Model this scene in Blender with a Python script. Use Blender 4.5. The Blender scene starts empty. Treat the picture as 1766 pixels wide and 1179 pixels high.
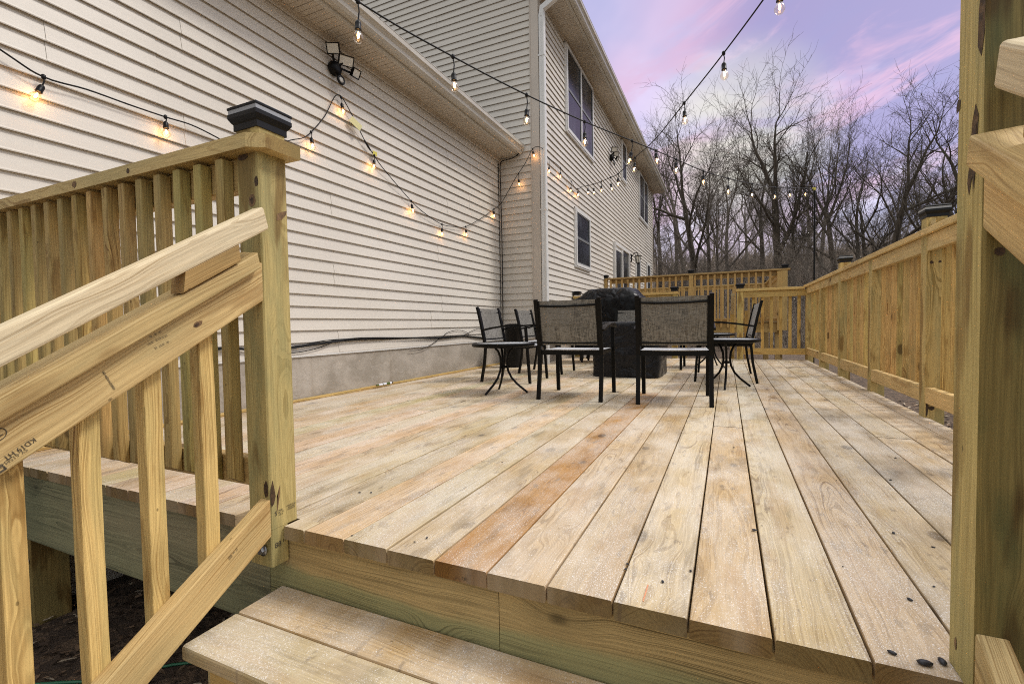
import bpy, math, random
from mathutils import Vector, Matrix, noise
from math import radians as R, sin, cos, pi, sqrt

# ------------------------------------------------------------------ camera
scn = bpy.context.scene
COL = scn.collection
CAM_Z = 0.5622
cd = bpy.data.cameras.new("camera")
cam = bpy.data.objects.new("camera", cd)
COL.objects.link(cam)
r_, f_, u_ = (0.90972, 0.41491, -0.01625), (-0.41523, 0.90901, -0.03576), (-0.00007, 0.03928, 0.99923)
cam.matrix_world = Matrix(((r_[0], u_[0], -f_[0], 0), (r_[1], u_[1], -f_[1], 0), (r_[2], u_[2], -f_[2], CAM_Z), (0, 0, 0, 1)))
cd.sensor_width = 36
cd.lens = 811.04 / 1766 * 36
cd.clip_start = 0.05
cd.clip_end = 600
scn.camera = cam

# ------------------------------------------------------------------ exposure
scn.view_settings.view_transform = 'Standard'
scn.view_settings.look = 'None'
scn.view_settings.gamma = 1
scn.view_settings.exposure = 0.17
scn.cycles.filter_width = 1.05
scn.cycles.use_denoising = False
SKY_GAIN = 1.0
ZENITH = 1.6

# ------------------------------------------------------------------ node helper
class NT:
    def __init__(s, tree):
        s.t = tree; s.n = tree.nodes; s.l = tree.links; s.n.clear()
    def node(s, typ, **kw):
        n = s.n.new(typ)
        for k, v in kw.items():
            if k[0] == '_': setattr(n, k[1:], v)
        return n
    def set(s, n, **kw): pass
    def inp(s, n, i, v):
        if v is None: return
        if isinstance(v, bpy.types.NodeSocket): s.l.new(v, n.inputs[i])
        else:
            try: n.inputs[i].default_value = v
            except Exception:
                n.inputs[i].default_value = (v[0], v[1], v[2], 1.0) if len(v) == 3 else v
    def math(s, op, a, b=None, c=None, clamp=False):
        n = s.n.new('ShaderNodeMath'); n.operation = op; n.use_clamp = clamp
        s.inp(n, 0, a); s.inp(n, 1, b); s.inp(n, 2, c); return n.outputs[0]
    def vmath(s, op, a, b=None, out=0):
        n = s.n.new('ShaderNodeVectorMath'); n.operation = op
        s.inp(n, 0, a)
        if op == 'SCALE': s.inp(n, 3, b)
        else: s.inp(n, 1, b)
        return n.outputs[out]
    def mix(s, f, a, b, mode='MIX'):
        n = s.n.new('ShaderNodeMix'); n.data_type = 'RGBA'; n.blend_type = mode
        s.inp(n, 0, f)
        for i, v in ((6, a), (7, b)):
            if isinstance(v, bpy.types.NodeSocket): s.l.new(v, n.inputs[i])
            else: n.inputs[i].default_value = (v[0], v[1], v[2], 1)
        return n.outputs[2]
    def ramp(s, f, stops, interp='LINEAR'):
        n = s.n.new('ShaderNodeValToRGB'); s.inp(n, 0, f); cr = n.color_ramp; cr.interpolation = interp
        while len(cr.elements) < len(stops): cr.elements.new(0.5)
        for e, (p, c) in zip(cr.elements, stops):
            e.position = p; e.color = (c, c, c, 1) if isinstance(c, (int, float)) else (c[0], c[1], c[2], 1)
        return n.outputs[0]
    def noise(s, v, scale=1, detail=2, rough=.5, dist=0, out=0):
        n = s.n.new('ShaderNodeTexNoise'); s.inp(n, 'Vector', v); s.inp(n, 'Scale', scale)
        s.inp(n, 'Detail', detail); s.inp(n, 'Roughness', rough); s.inp(n, 'Distortion', dist); return n.outputs[out]
    def voro(s, v, scale=1, out=0, feature='F1', rand=1):
        n = s.n.new('ShaderNodeTexVoronoi'); n.feature = feature; s.inp(n, 'Vector', v); s.inp(n, 'Scale', scale)
        s.inp(n, 'Randomness', rand); return n.outputs[out]
    def sep(s, v):
        n = s.n.new('ShaderNodeSeparateXYZ'); s.inp(n, 0, v); return n.outputs
    def comb(s, x, y, z):
        n = s.n.new('ShaderNodeCombineXYZ'); s.inp(n, 0, x); s.inp(n, 1, y); s.inp(n, 2, z); return n.outputs[0]
    def mrange(s, v, a, b, c=0, d=1, smooth=True):
        n = s.n.new('ShaderNodeMapRange'); n.interpolation_type = 'SMOOTHSTEP' if smooth else 'LINEAR'
        s.inp(n, 0, v)
        for i, q in ((1, a), (2, b), (3, c), (4, d)): s.inp(n, i, q)
        return n.outputs[0]

# ------------------------------------------------------------------ sky and light
SUN_EL, SUN_AZ = 52, 66          # azimuth measured clockwise from +Y towards +X
w = bpy.data.worlds.new("World"); scn.world = w; w.use_nodes = True
nt = NT(w.node_tree)
sky = nt.node('ShaderNodeTexSky', _sky_type='NISHITA', _sun_disc=False)
sky.sun_elevation = R(SUN_EL); sky.sun_rotation = R(SUN_AZ)
tc = nt.node('ShaderNodeTexCoord'); D = tc.outputs['Generated']
x, y, z = nt.sep(D)
# colours of a lavender sunset overcast
elev = nt.math('ARCSINE', z)
base = nt.ramp(nt.mrange(elev, -0.02, 0.75, 0, 1, False), [(0.0, (.66, .62, .67)), (.20, (.66, .56, .68)), (.42, (.55, .45, .60)), (.68, (.40, .355, .53)), (1, (.31, .30, .51))])
stretch = nt.comb(nt.math('DIVIDE', x, nt.math('ADD', nt.math('ABSOLUTE', z), .12)), nt.math('DIVIDE', y, nt.math('ADD', nt.math('ABSOLUTE', z), .12)), 0)
nA = nt.noise(stretch, 1.15, 5, .55, .4)
nB = nt.noise(nt.vmath('ADD', stretch, (3.7, 1.3, 2)), .62, 4, .6, .5)
streak = nt.comb(nt.math('ADD', nt.math('MULTIPLY', x, 2.6), nt.math('MULTIPLY', z, 2.2)), nt.math('MULTIPLY', y, 1.5), nt.math('SUBTRACT', nt.math('MULTIPLY', z, 11), nt.math('MULTIPLY', x, 3.5)))
nC = nt.noise(nt.vmath('ADD', streak, (9.1, 5.3, 7)), 1.3, 6, .62, .5)
nD = nt.noise(nt.vmath('ADD', streak, (2.1, 8.3, 1)), 1.0, 6, .6, .4)
col = nt.mix(nt.math('MULTIPLY', nt.mrange(nA, .44, .66), .70), base, (.75, .56, .70))
def lobe(d, lo, hi): return nt.mrange(nt.vmath('DOT_PRODUCT', D, d, out=1), lo, hi)
pinkreg = nt.math('MAXIMUM', lobe((.17, .92, .36), .93, .985), nt.math('MAXIMUM', lobe((-.10, .955, .27), .955, .995), nt.math('MULTIPLY', lobe((.05, .86, .5), .965, .998), .55)))
col = nt.mix(nt.math('MULTIPLY', nt.mrange(nD, .40, .58), nt.math('MULTIPLY', pinkreg, .95)), col, (.62, .33, .43))
darkreg = nt.math('MAXIMUM', lobe((.25, .90, .36), .955, .992), lobe((.33, .87, .42), .93, .985))
col = nt.mix(nt.math('MULTIPLY', nt.mrange(nC, .38, .56), nt.math('MULTIPLY', darkreg, .9)), col, (.25, .19, .36))
glow = nt.math('MULTIPLY', lobe((.016, .948, .316), .982, 1.0), nt.mrange(nA, .3, .6))
col = nt.mix(nt.math('MULTIPLY', glow, .85), col, (.72, .66, .42))
white = nt.math('MULTIPLY', nt.mrange(elev, .02, .30, 1, 0), .55)
col = nt.mix(white, col, (.58, .55, .62))
# thick overcast overhead is the real source of light; nearly neutral
gain = nt.math('ADD', nt.mrange(z, .60, .92, SKY_GAIN, ZENITH), 0)
neutral = nt.mix(nt.mrange(z, .55, .85), col, (1.0, .97, .93))
back = nt.mrange(y, -.55, .25, 0, 1)
sidew = nt.mrange(nt.math('ABSOLUTE', nt.math('SUBTRACT', x, .05)), .42, .75)
neutral = nt.mix(nt.math('MULTIPLY', sidew, .8), neutral, (1.0, .97, .92))
neutral2 = nt.mix(back, (.60, .585, .55), neutral)
bgA = nt.node('ShaderNodeBackground'); nt.inp(bgA, 0, neutral2); nt.inp(bgA, 1, gain)
bgB = nt.node('ShaderNodeBackground'); nt.inp(bgB, 0, sky.outputs[0]); nt.inp(bgB, 1, 0.05)
add = nt.node('ShaderNodeAddShader'); nt.l.new(bgA.outputs[0], add.inputs[0]); nt.l.new(bgB.outputs[0], add.inputs[1])
out = nt.node('ShaderNodeOutputWorld'); nt.l.new(add.outputs[0], out.inputs[0])

sd = bpy.data.lights.new("sun", 'SUN'); sd.energy = 1.7; sd.angle = R(11); sd.color = (1, .95, .88)
sun = bpy.data.objects.new("sun", sd); COL.objects.link(sun)
sv = Vector((sin(R(SUN_AZ)) * cos(R(SUN_EL)), cos(R(SUN_AZ)) * cos(R(SUN_EL)), sin(R(SUN_EL))))
sun.rotation_euler = sv.to_track_quat('Z', 'Y').to_euler()
sun.location = sv * 30

# ------------------------------------------------------------------ object helpers
WM = {}
def link(o, parent=None, M=Matrix()):
    COL.objects.link(o)
    o.matrix_basis = M
    WM[o.name] = M.copy()
    if parent is not None:
        o.parent = parent; o.matrix_parent_inverse = WM[parent.name].inverted()
    return o
def tag(o, label=None, cat=None, group=None, kind=None):
    for k, v in (('label', label), ('category', cat), ('group', group), ('kind', kind)):
        if v: o[k] = v
    return o
def thing(name, label, cat, loc=(0, 0, 0), rz=0, group=None):
    o = bpy.data.objects.new(name, None); o.empty_display_size = .1
    link(o, None, Matrix.Translation(loc) @ Matrix.Rotation(rz, 4, 'Z'))
    return tag(o, label, cat, group)
def dup(o, M, label=None, name=None):
    """copy of a thing with copies of its parts and sub-parts, placed at world matrix M"""
    def rec(src, par):
        c = src.copy(); COL.objects.link(c)
        if par is not None: c.parent = par; c.matrix_parent_inverse = src.matrix_parent_inverse.copy()
        for ch in src.children: rec(ch, c)
        return c
    c = rec(o, None); c.matrix_basis = M
    if label: c['label'] = label
    return c

class MB:
    def __init__(s): s.v = []; s.f = []; s.sm = []; s.mi = []; s.m = 0
    def add(s, vs, fs, smooth=False):
        o = len(s.v); s.v += [tuple(p) for p in vs]
        for f in fs: s.f.append(tuple(i + o for i in f)); s.sm.append(smooth); s.mi.append(s.m)
    def box(s, a, b):
        x0, y0, z0 = a; x1, y1, z1 = b
        s.add([(x0, y0, z0), (x1, y0, z0), (x1, y1, z0), (x0, y1, z0), (x0, y0, z1), (x1, y0, z1), (x1, y1, z1), (x0, y1, z1)],
              [(0, 3, 2, 1), (4, 5, 6, 7), (0, 1, 5, 4), (1, 2, 6, 5), (2, 3, 7, 6), (3, 0, 4, 7)])
    def tube(s, pts, rad, n=8, cap=True, smooth=True, flat=None):
        """flat=(a,b): elliptical or box-like section of half sizes a (side) and b (up)"""
        pts = [Vector(p) for p in pts]; rings = []; k = len(pts)
        ref = None
        for i, p in enumerate(pts):
            t = (pts[min(i + 1, k - 1)] - pts[max(i - 1, 0)]).normalized()
            if ref is None:
                ref = Vector((0, 0, 1)) if abs(t.z) < .9 else Vector((1, 0, 0))
                if flat and len(flat) > 2: ref = Vector(flat[2])
            a = t.cross(ref)
            if a.length < 1e-5: a = t.cross(Vector((0, 1, 0)))
            a.normalize(); b = a.cross(t).normalized(); ref = b
            r = rad[i] if isinstance(rad, (list, tuple)) else rad
            ring = []
            if flat and n == 4:
                for (q, w_) in ((-1, -1), (1, -1), (1, 1), (-1, 1)): ring.append(p + a * q * flat[0] + b * w_ * flat[1])
            else:
                for j in range(n):
                    an = 2 * pi * j / n
                    ring.append(p + (a * cos(an) * (flat[0] if flat else r) + b * sin(an) * (flat[1] if flat else r)))
            rings.append(ring)
        vs = [q for r_ in rings for q in r_]; fs = []
        for i in range(k - 1):
            for j in range(n):
                fs.append((i * n + j, i * n + (j + 1) % n, (i + 1) * n + (j + 1) % n, (i + 1) * n + j))
        s.add(vs, fs, smooth)
        if cap:
            s.add(rings[0], [tuple(range(n - 1, -1, -1))]); s.add(rings[-1], [tuple(range(n))])
    def lathe(s, prof, c=(0, 0, 0), n=16, smooth=True, M=None, rot=0):
        vs = []; fs = []; k = len(prof)
        for r, z in prof:
            for j in range(n):
                an = 2 * pi * j / n + rot; vs.append(Vector((c[0] + r * cos(an), c[1] + r * sin(an), c[2] + z)))
        if M is not None: vs = [M @ v for v in vs]
        for i in range(k - 1):
            for j in range(n): fs.append((i * n + j, i * n + (j + 1) % n, (i + 1) * n + (j + 1) % n, (i + 1) * n + j))
        fs.append(tuple(range(n - 1, -1, -1))); fs.append(tuple((k - 1) * n + j for j in range(n)))
        s.add(vs, fs, smooth)
    def prism(s, prof, axis, a, b):
        """closed 2D profile extruded along axis from a to b; prof in the two other axes (cyclic order)"""
        n = len(prof)
        def P(q, t):
            if axis == 0: return (t, q[0], q[1])
            if axis == 1: return (q[0], t, q[1])
            return (q[0], q[1], t)
        vs = [P(q, a) for q in prof] + [P(q, b) for q in prof]
        fs = [(j, (j + 1) % n, n + (j + 1) % n, n + j) for j in range(n)]
        fs += [tuple(range(n - 1, -1, -1)), tuple(range(n, 2 * n))]
        s.add(vs, fs)
    def build(s, name, mats, parent=None, M=Matrix(), recalc=False):
        me = bpy.data.meshes.new(name)
        if not isinstance(mats, (list, tuple)): mats = [mats]
        inv = M.inverted()
        me.from_pydata([inv @ Vector(p) for p in s.v], [], s.f)
        for m_ in mats: me.materials.append(m_)
        me.polygons.foreach_set('use_smooth', s.sm)
        me.polygons.foreach_set('material_index', s.mi)
        me.update()
        if recalc:
            import bmesh
            bm = bmesh.new(); bm.from_mesh(me); bmesh.ops.recalc_face_normals(bm, faces=bm.faces); bm.to_mesh(me); bm.free()
        return link(bpy.data.objects.new(name, me), parent, M)

# ------------------------------------------------------------------ materials
MATS = {}
def newmat(name):
    m = bpy.data.materials.new(name); m.use_nodes = True; MATS[name] = m
    n = NT(m.node_tree); p = n.node('ShaderNodeBsdfPrincipled'); o = n.node('ShaderNodeOutputMaterial')
    n.l.new(p.outputs[0], o.inputs[0]); return m, n, p, o
def simple(name, color, rough=.5, metal=0, nscale=None, namp=.15, spec=.5, bump=0, bscale=200):
    m, n, p, o = newmat(name)
    c = color
    t = n.node('ShaderNodeTexCoord').outputs['Object']
    if nscale:
        f = n.noise(t, nscale, 4, .6)
        c = n.mix(n.mrange(f, .3, .7), tuple(v * (1 - namp) for v in color), tuple(min(1, v * (1 + namp)) for v in color))
    n.inp(p, 'Base Color', c if isinstance(c, bpy.types.NodeSocket) else (*c, 1))
    p.inputs['Roughness'].default_value = rough; p.inputs['Metallic'].default_value = metal
    p.inputs['Specular IOR Level'].default_value = spec
    if bump:
        b = n.node('ShaderNodeBump'); b.inputs['Strength'].default_value = bump; b.inputs['Distance'].default_value = .002
        n.inp(b, 'Height', n.noise(t, bscale, 3)); n.l.new(b.outputs[0], p.inputs['Normal'])
    return m

def wood(name, light, dark, ringw=.007, contrast=.6, blotch=None, knots=.5, rough=.7, snow=0, heart=None, stain=None, bump=.25, edge=None):
    m, n, p, o = newmat(name)
    t = n.node('ShaderNodeTexCoord').outputs['Object']
    oi = n.node('ShaderNodeObjectInfo'); rnd = oi.outputs['Random']
    r1 = n.math('FRACT', n.math('MULTIPLY', rnd, 13.37)); r2 = n.math('FRACT', n.math('MULTIPLY', rnd, 71.7)); r3 = n.math('FRACT', n.math('MULTIPLY', rnd, 191.3))
    off = n.comb(n.math('MULTIPLY', rnd, 47.0), n.math('MULTIPLY', n.math('SUBTRACT', r1, .5), .16), n.math('ADD', n.math('MULTIPLY', r2, .09), .012))
    q = n.vmath('ADD', t, off); X, Y, Z = n.sep(q)
    # knots: sparse elongated cells
    kv = n.comb(n.math('MULTIPLY', X, 3.0), n.math('MULTIPLY', Y, 5.5), n.math('MULTIPLY', Z, 5.5))
    kd = n.voro(kv, 1.0); kc = n.sep(n.voro(kv, 1.0, out=1))[0]
    ksel = n.mrange(kc, 1 - knots * .55 - .02, 1 - knots * .55, 0, 1)
    knot = n.math('MULTIPLY', n.mrange(kd, .085, .14, 1, 0), ksel)
    khalo = n.math('MULTIPLY', n.mrange(kd, .10, .42, 1, 0), ksel)
    # growth rings around a pith line beside the board
    wob = n.noise(n.comb(n.math('MULTIPLY', X, 1.7), n.math('MULTIPLY', Y, 7), n.math('MULTIPLY', Z, 7)), 1, 2, .5)
    wob2 = n.noise(n.comb(n.math('MULTIPLY', X, 9), n.math('MULTIPLY', Y, 45), n.math('MULTIPLY', Z, 45)), 1, 2, .5)
    rr = n.math('SQRT', n.math('ADD', n.math('MULTIPLY', Y, Y), n.math('MULTIPLY', Z, Z)))
    rr = n.math('ADD', rr, n.math('MULTIPLY', wob, .055)); rr = n.math('ADD', rr, n.math('MULTIPLY', wob2, .0035))
    rr = n.math('ADD', rr, n.math('MULTIPLY', X, n.math('MULTIPLY', n.math('SUBTRACT', r3, .5), .022)))
    rr = n.math('ADD', rr, n.math('MULTIPLY', khalo, .022))
    irr = n.node('ShaderNodeTexNoise'); irr.noise_dimensions = '1D'; n.inp(irr, 'W', n.math('MULTIPLY', rr, 70)); irr.inputs['Detail'].default_value = 1
    rr = n.math('ADD', rr, n.math('MULTIPLY', irr.outputs[0], ringw * 2.2))
    rdv = n.math('DIVIDE', rr, ringw)
    fr = n.math('FRACT', rdv)
    wn = n.node('ShaderNodeTexWhiteNoise'); wn.noise_dimensions = '1D'; n.inp(wn, 'W', n.math('FLOOR', rdv))
    ringv = n.math('ADD', n.math('MULTIPLY', wn.outputs[0], .75), .45)
    band = n.ramp(fr, [(0, .05), (.35, .10), (.70, .75), (.86, 1), (.94, .9), (1, .05)])
    # contrast varies along the board
    cv = n.mrange(n.noise(q, 4.0, 2), .35, .65, .45, 1)
    band = n.math('MULTIPLY', band, n.math('MULTIPLY', cv, n.math('MULTIPLY', ringv, contrast)), None, True)
    fib = n.noise(n.comb(n.math('MULTIPLY', X, 7), n.math('MULTIPLY', Y, 260), n.math('MULTIPLY', Z, 260)), 1, 3, .6)
    c = n.mix(band, light, dark)
    nX = n.math('ABSOLUTE', n.sep(n.node('ShaderNodeTexCoord').outputs['Normal'])[0])
    if heart:
        hm = n.math('MULTIPLY', n.mrange(rr, heart[1], heart[1] + .006, 1, 0), n.mrange(r3, .35, .6, 0, heart[2]))
        c = n.mix(hm, c, n.mix(band, heart[0], tuple(v * .7 for v in heart[0])))
    if blotch:
        for bc, sc, lo, hi, am in blotch:
            bf = n.noise(n.vmath('ADD', n.comb(n.math('MULTIPLY', X, sc * .35), n.math('MULTIPLY', Y, sc * 1.6), n.math('MULTIPLY', Z, sc * 1.6)), (sc, sc * 2, 3)), 1, 3, .55)
            c = n.mix(n.math('MULTIPLY', n.mrange(bf, lo, hi), am), c, bc)
    c = n.mix(1.0, c, n.ramp(fib, [(.25, .74), (.75, 1.14)]), 'MULTIPLY')
    c = n.mix(n.math('MULTIPLY', n.mrange(nX, .75, .9), .85), c, n.mix(1.0, c, (.40, .35, .21), 'MULTIPLY'))
    c = n.mix(n.math('MULTIPLY', khalo, .30), c, tuple(v * .55 for v in dark))
    c = n.mix(n.math('MULTIPLY', knot, .8), c, tuple(v * .32 for v in dark))
    # tiny nail or bug holes
    hv = n.voro(n.vmath('MULTIPLY', q, (9, 16, 16)), 1.0)
    c = n.mix(n.mrange(hv, .03, .05, .6, 0), c, tuple(v * .25 for v in dark))
    c = n.mix(1.0, c, oi.outputs['Color'], 'MULTIPLY')
    if edge:
        ez = n.math('ADD', n.sep(t)[2], n.math('MULTIPLY', n.math('SUBTRACT', wob, .5), .14))
        ec = n.mix(band, edge[0], tuple(v * .22 for v in edge[0]))
        c = n.mix(n.math('MULTIPLY', n.mrange(ez, edge[1], edge[1] - .03), .85), c, ec)
    if stain:
        gp = n.node('ShaderNodeNewGeometry').outputs['Position']
        s1 = n.noise(n.vmath('MULTIPLY', gp, (9, 3.5, 1)), 1, 4, .6)
        s2 = n.noise(n.vmath('ADD', gp, (5, 5, 5)), 1.4, 2, .5)
        c = n.mix(n.math('MULTIPLY', n.mrange(s1, .60, .70), n.math('MULTIPLY', n.mrange(s2, .45, .6), .45)), c, stain)
        s3 = n.noise(n.vmath('MULTIPLY', gp, (22, 9, 1)), 1, 4, .65)
        c = n.mix(n.math('MULTIPLY', n.mrange(s3, .60, .665), .50), c, (.12, .08, .05))
        # pinkish and whitish weathering
        s4 = n.noise(n.vmath('MULTIPLY', gp, (6, 1.6, 1)), 1, 3, .6)
        c = n.mix(n.math('MULTIPLY', n.mrange(s4, .45, .65), .30), c, (.62, .50, .36))
    roughs = rough
    if snow:
        ge = n.node('ShaderNodeNewGeometry'); up = n.mrange(n.sep(ge.outputs['Normal'])[2], .7, .9)
        gp = ge.outputs['Position']
        g2 = n.vmath('MULTIPLY', gp, (1, .62, 1))
        pt = n.mrange(n.noise(n.vmath('MULTIPLY', gp, (5, 2.5, 1)), 1, 4, .6), .34, .62)
        sn = n.noise(g2, 430, 2, .8, .8)
        thr = n.math('SUBTRACT', .635, n.math('MULTIPLY', pt, .085))
        sm = n.math('MULTIPLY', n.mrange(n.math('SUBTRACT', sn, thr), 0, .07), n.math('MULTIPLY', up, .8 * snow))
        c = n.mix(sm, c, (.86, .84, .84))
        veil = n.math('MULTIPLY', n.math('MULTIPLY', pt, up), .24 * snow)
        c = n.mix(veil, c, (.74, .70, .62))
    n.inp(p, 'Base Color', c); p.inputs['Roughness'].default_value = roughs
    p.inputs['Specular IOR Level'].default_value = .3
    if bump:
        b = n.node('ShaderNodeBump'); b.inputs['Strength'].default_value = bump; b.inputs['Distance'].default_value = .0015
        n.inp(b, 'Height', n.math('SUBTRACT', fib, n.math('MULTIPLY', band, .6))); n.l.new(b.outputs[0], p.inputs['Normal'])
    return m

W_DECK = wood('deck_wood', (.56, .44, .26), (.23, .145, .06), .0082, 1.0, [((.54, .47, .36), 5, .42, .62, .5), ((.40, .265, .135), 6, .56, .66, .45), ((.28, .22, .14), 9, .58, .66, .6)], 1.0, .75, 1.0, ((.42, .25, .12), .036, .5), (.24, .145, .07))
W_RIM = wood('rim_wood', (.50, .38, .18), (.11, .08, .03), .0085, 1.0, None, .15, .7, edge=((.31, .31, .15), .065))
W_GREEN = wood('green_rim_wood', (.34, .33, .19), (.045, .055, .03), .013, 1.0, [((.14, .16, .095), 2.2, .38, .58, .5), ((.34, .27, .17), 1.2, .55, .7, .5)], .5, .7)
W_POST = wood('post_wood', (.54, .43, .185), (.23, .165, .05), .012, .75, [((.33, .30, .14), 8, .45, .60, .6), ((.19, .11, .03), 6, .55, .64, .75)], .65, .65)
W_POSTD = wood('dark_post_wood', (.27, .205, .075), (.10, .068, .018), .012, .8, [((.11, .115, .045), 9, .45, .60, .7), ((.085, .045, .012), 8, .52, .62, .85)], 1.0, .65)
W_BAL = wood('baluster_wood', (.62, .455, .19), (.23, .13, .035), .0080, 1.0, [((.36, .30, .13), 9, .45, .62, .5), ((.26, .15, .045), 14, .58, .68, .6)], .55, .65)
W_RAIL = wood('rail_wood', (.66, .505, .25), (.31, .185, .06), .011, .85, [((.44, .38, .20), 6, .45, .65, .45), ((.34, .21, .08), 9, .58, .68, .55)], .6, .6)
W_HAND = wood('handrail_wood', (.72, .61, .41), (.40, .29, .15), .0095, .75, [((.62, .57, .42), 3, .45, .65, .45)], .55, .6)
W_FAR = wood('far_rail_wood', (.50, .34, .135), (.29, .17, .05), .009, .5, [((.40, .30, .13), 2.5, .45, .65, .4)], .2, .65)

def siding_mat():
    m, n, p, o = newmat('vinyl_siding')
    g = n.node('ShaderNodeNewGeometry').outputs['Position']
    a = n.noise(g, .7, 3, .5); b = n.noise(n.vmath('MULTIPLY', g, (6, 1.5, 60)), 1, 3, .6)
    c = n.mix(n.mrange(a, .3, .7), (.59, .545, .48), (.64, .595, .53))
    c = n.mix(1.0, c, n.ramp(b, [(.2, .96), (.8, 1.03)]), 'MULTIPLY')
    d = n.noise(n.vmath('MULTIPLY', g, (2.2, 2.2, .5)), 1, 5, .65)
    c = n.mix(n.math('MULTIPLY', n.mrange(d, .52, .72), .16), c, (.40, .36, .30))
    n.inp(p, 'Base Color', c); p.inputs['Roughness'].default_value = .42; p.inputs['Specular IOR Level'].default_value = .35
    bp = n.node('ShaderNodeBump'); bp.inputs['Strength'].default_value = .08; bp.inputs['Distance'].default_value = .01
    n.inp(bp, 'Height', n.noise(n.vmath('MULTIPLY', g, (3, 3, 8)), 1, 3)); n.l.new(bp.outputs[0], p.inputs['Normal'])
    return m
SIDING = siding_mat()
TRIM = simple('beige_trim', (.50, .44, .375), .45, nscale=2, namp=.05)
WHITE = simple('white_aluminium', (.66, .65, .63), .35, nscale=3, namp=.05)
SOFFIT = simple('soffit_vinyl', (.50, .44, .36), .5, nscale=3, namp=.07)
GUTTER = simple('gutter_aluminium', (.50, .465, .40), .3, nscale=2, namp=.08)
BLACK = simple('black_metal', (.005, .0046, .0042), .42, nscale=8, namp=.3, spec=.14)
BLACKP = simple('black_plastic', (.008, .008, .009), .4, nscale=8, namp=.2, spec=.2)
CABLE = simple('black_cable', (.005, .005, .005), .6, spec=.3)
GREENH = simple('green_hose', (.03, .16, .08), .45)
YELLOW = simple('yellow_label', (.62, .55, .10), .55)
PAPER = simple('yellow_paper_tag', (.60, .56, .28), .7)
STEEL = simple('galvanised_steel', (.30, .31, .33), .35, .9, nscale=40)
SHINGLE = simple('roof_shingle', (.11, .10, .09), .9, nscale=14, namp=.4, bump=.5)
INK = simple('stamp_ink', (.075, .060, .04), .8, nscale=300, namp=.5)
INK2 = simple('faded_stamp_ink', (.20, .155, .085), .8, nscale=300, namp=.4)
WAX = simple('white_plastic', (.72, .73, .80), .4)
GREENP = simple('green_plastic', (.06, .10, .01), .4)
LENS = simple('lamp_lens', (.62, .60, .54), .25)
SEED = simple('dark_seed', (.018, .02, .028), .45, nscale=90)
LIGHTP = simple('clear_plastic_band', (.30, .31, .33), .12)

def concrete():
    m, n, p, o = newmat('parged_concrete')
    g = n.node('ShaderNodeNewGeometry').outputs['Position']
    a = n.noise(n.vmath('MULTIPLY', g, (2, 2, 3)), 1.2, 6, .62, .6); b = n.noise(g, 14, 5, .6, 1.2)
    c = n.mix(n.mrange(a, .35, .65), (.29, .255, .21), (.42, .375, .32))
    c = n.mix(n.math('MULTIPLY', n.mrange(b, .5, .7), .35), c, (.42, .39, .35))
    st = n.noise(n.vmath('MULTIPLY', g, (3, 3.4, .35)), 1.3, 4, .6)
    c = n.mix(n.math('MULTIPLY', n.mrange(st, .55, .70), .45), c, (.20, .16, .11))
    n.inp(p, 'Base Color', c); p.inputs['Roughness'].default_value = .9
    bp = n.node('ShaderNodeBump'); bp.inputs['Strength'].default_value = .6; bp.inputs['Distance'].default_value = .012
    n.inp(bp, 'Height', n.math('ADD', n.noise(g, 9, 6, .55, 1.6), n.math('MULTIPLY', n.noise(g, 60, 3), .25))); n.l.new(bp.outputs[0], p.inputs['Normal'])
    return m
CONC = concrete()

def fabric():
    m, n, p, o = newmat('sling_fabric')
    t = n.node('ShaderNodeTexCoord').outputs['Object']
    X, Y, Z = n.sep(t)
    a = n.noise(n.comb(n.math('MULTIPLY', X, 300), n.math('MULTIPLY', Y, 18), n.math('MULTIPLY', Z, 18)), 1, 3, .75)
    b = n.noise(n.comb(n.math('MULTIPLY', X, 18), n.math('MULTIPLY', Y, 270), n.math('MULTIPLY', Z, 270)), 1, 3, .75)
    f = n.math('ADD', n.math('MULTIPLY', a, .5), n.math('MULTIPLY', b, .5))
    c = n.mix(n.mrange(f, .42, .58), (.065, .059, .049), (.235, .218, .187))
    bl = n.noise(t, 9, 3); c = n.mix(1.0, c, n.ramp(bl, [(.3, .85), (.7, 1.12)]), 'MULTIPLY')
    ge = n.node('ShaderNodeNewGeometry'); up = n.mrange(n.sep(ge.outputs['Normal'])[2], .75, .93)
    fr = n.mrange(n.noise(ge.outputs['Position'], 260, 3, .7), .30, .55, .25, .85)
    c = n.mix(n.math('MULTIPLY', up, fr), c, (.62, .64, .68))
    n.inp(p, 'Base Color', c); p.inputs['Roughness'].default_value = .55
    p.inputs['Sheen Weight'].default_value = .25; p.inputs['Sheen Roughness'].default_value = .4
    tr = n.node('ShaderNodeBsdfTransparent'); mx = n.node('ShaderNodeMixShader')
    n.inp(mx, 0, n.math('MULTIPLY', n.mrange(f, .50, .40), .22)); n.l.new(p.outputs[0], mx.inputs[1]); n.l.new(tr.outputs[0], mx.inputs[2]); n.l.new(mx.outputs[0], o.inputs[0])
    return m
FABRIC = fabric()

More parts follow.
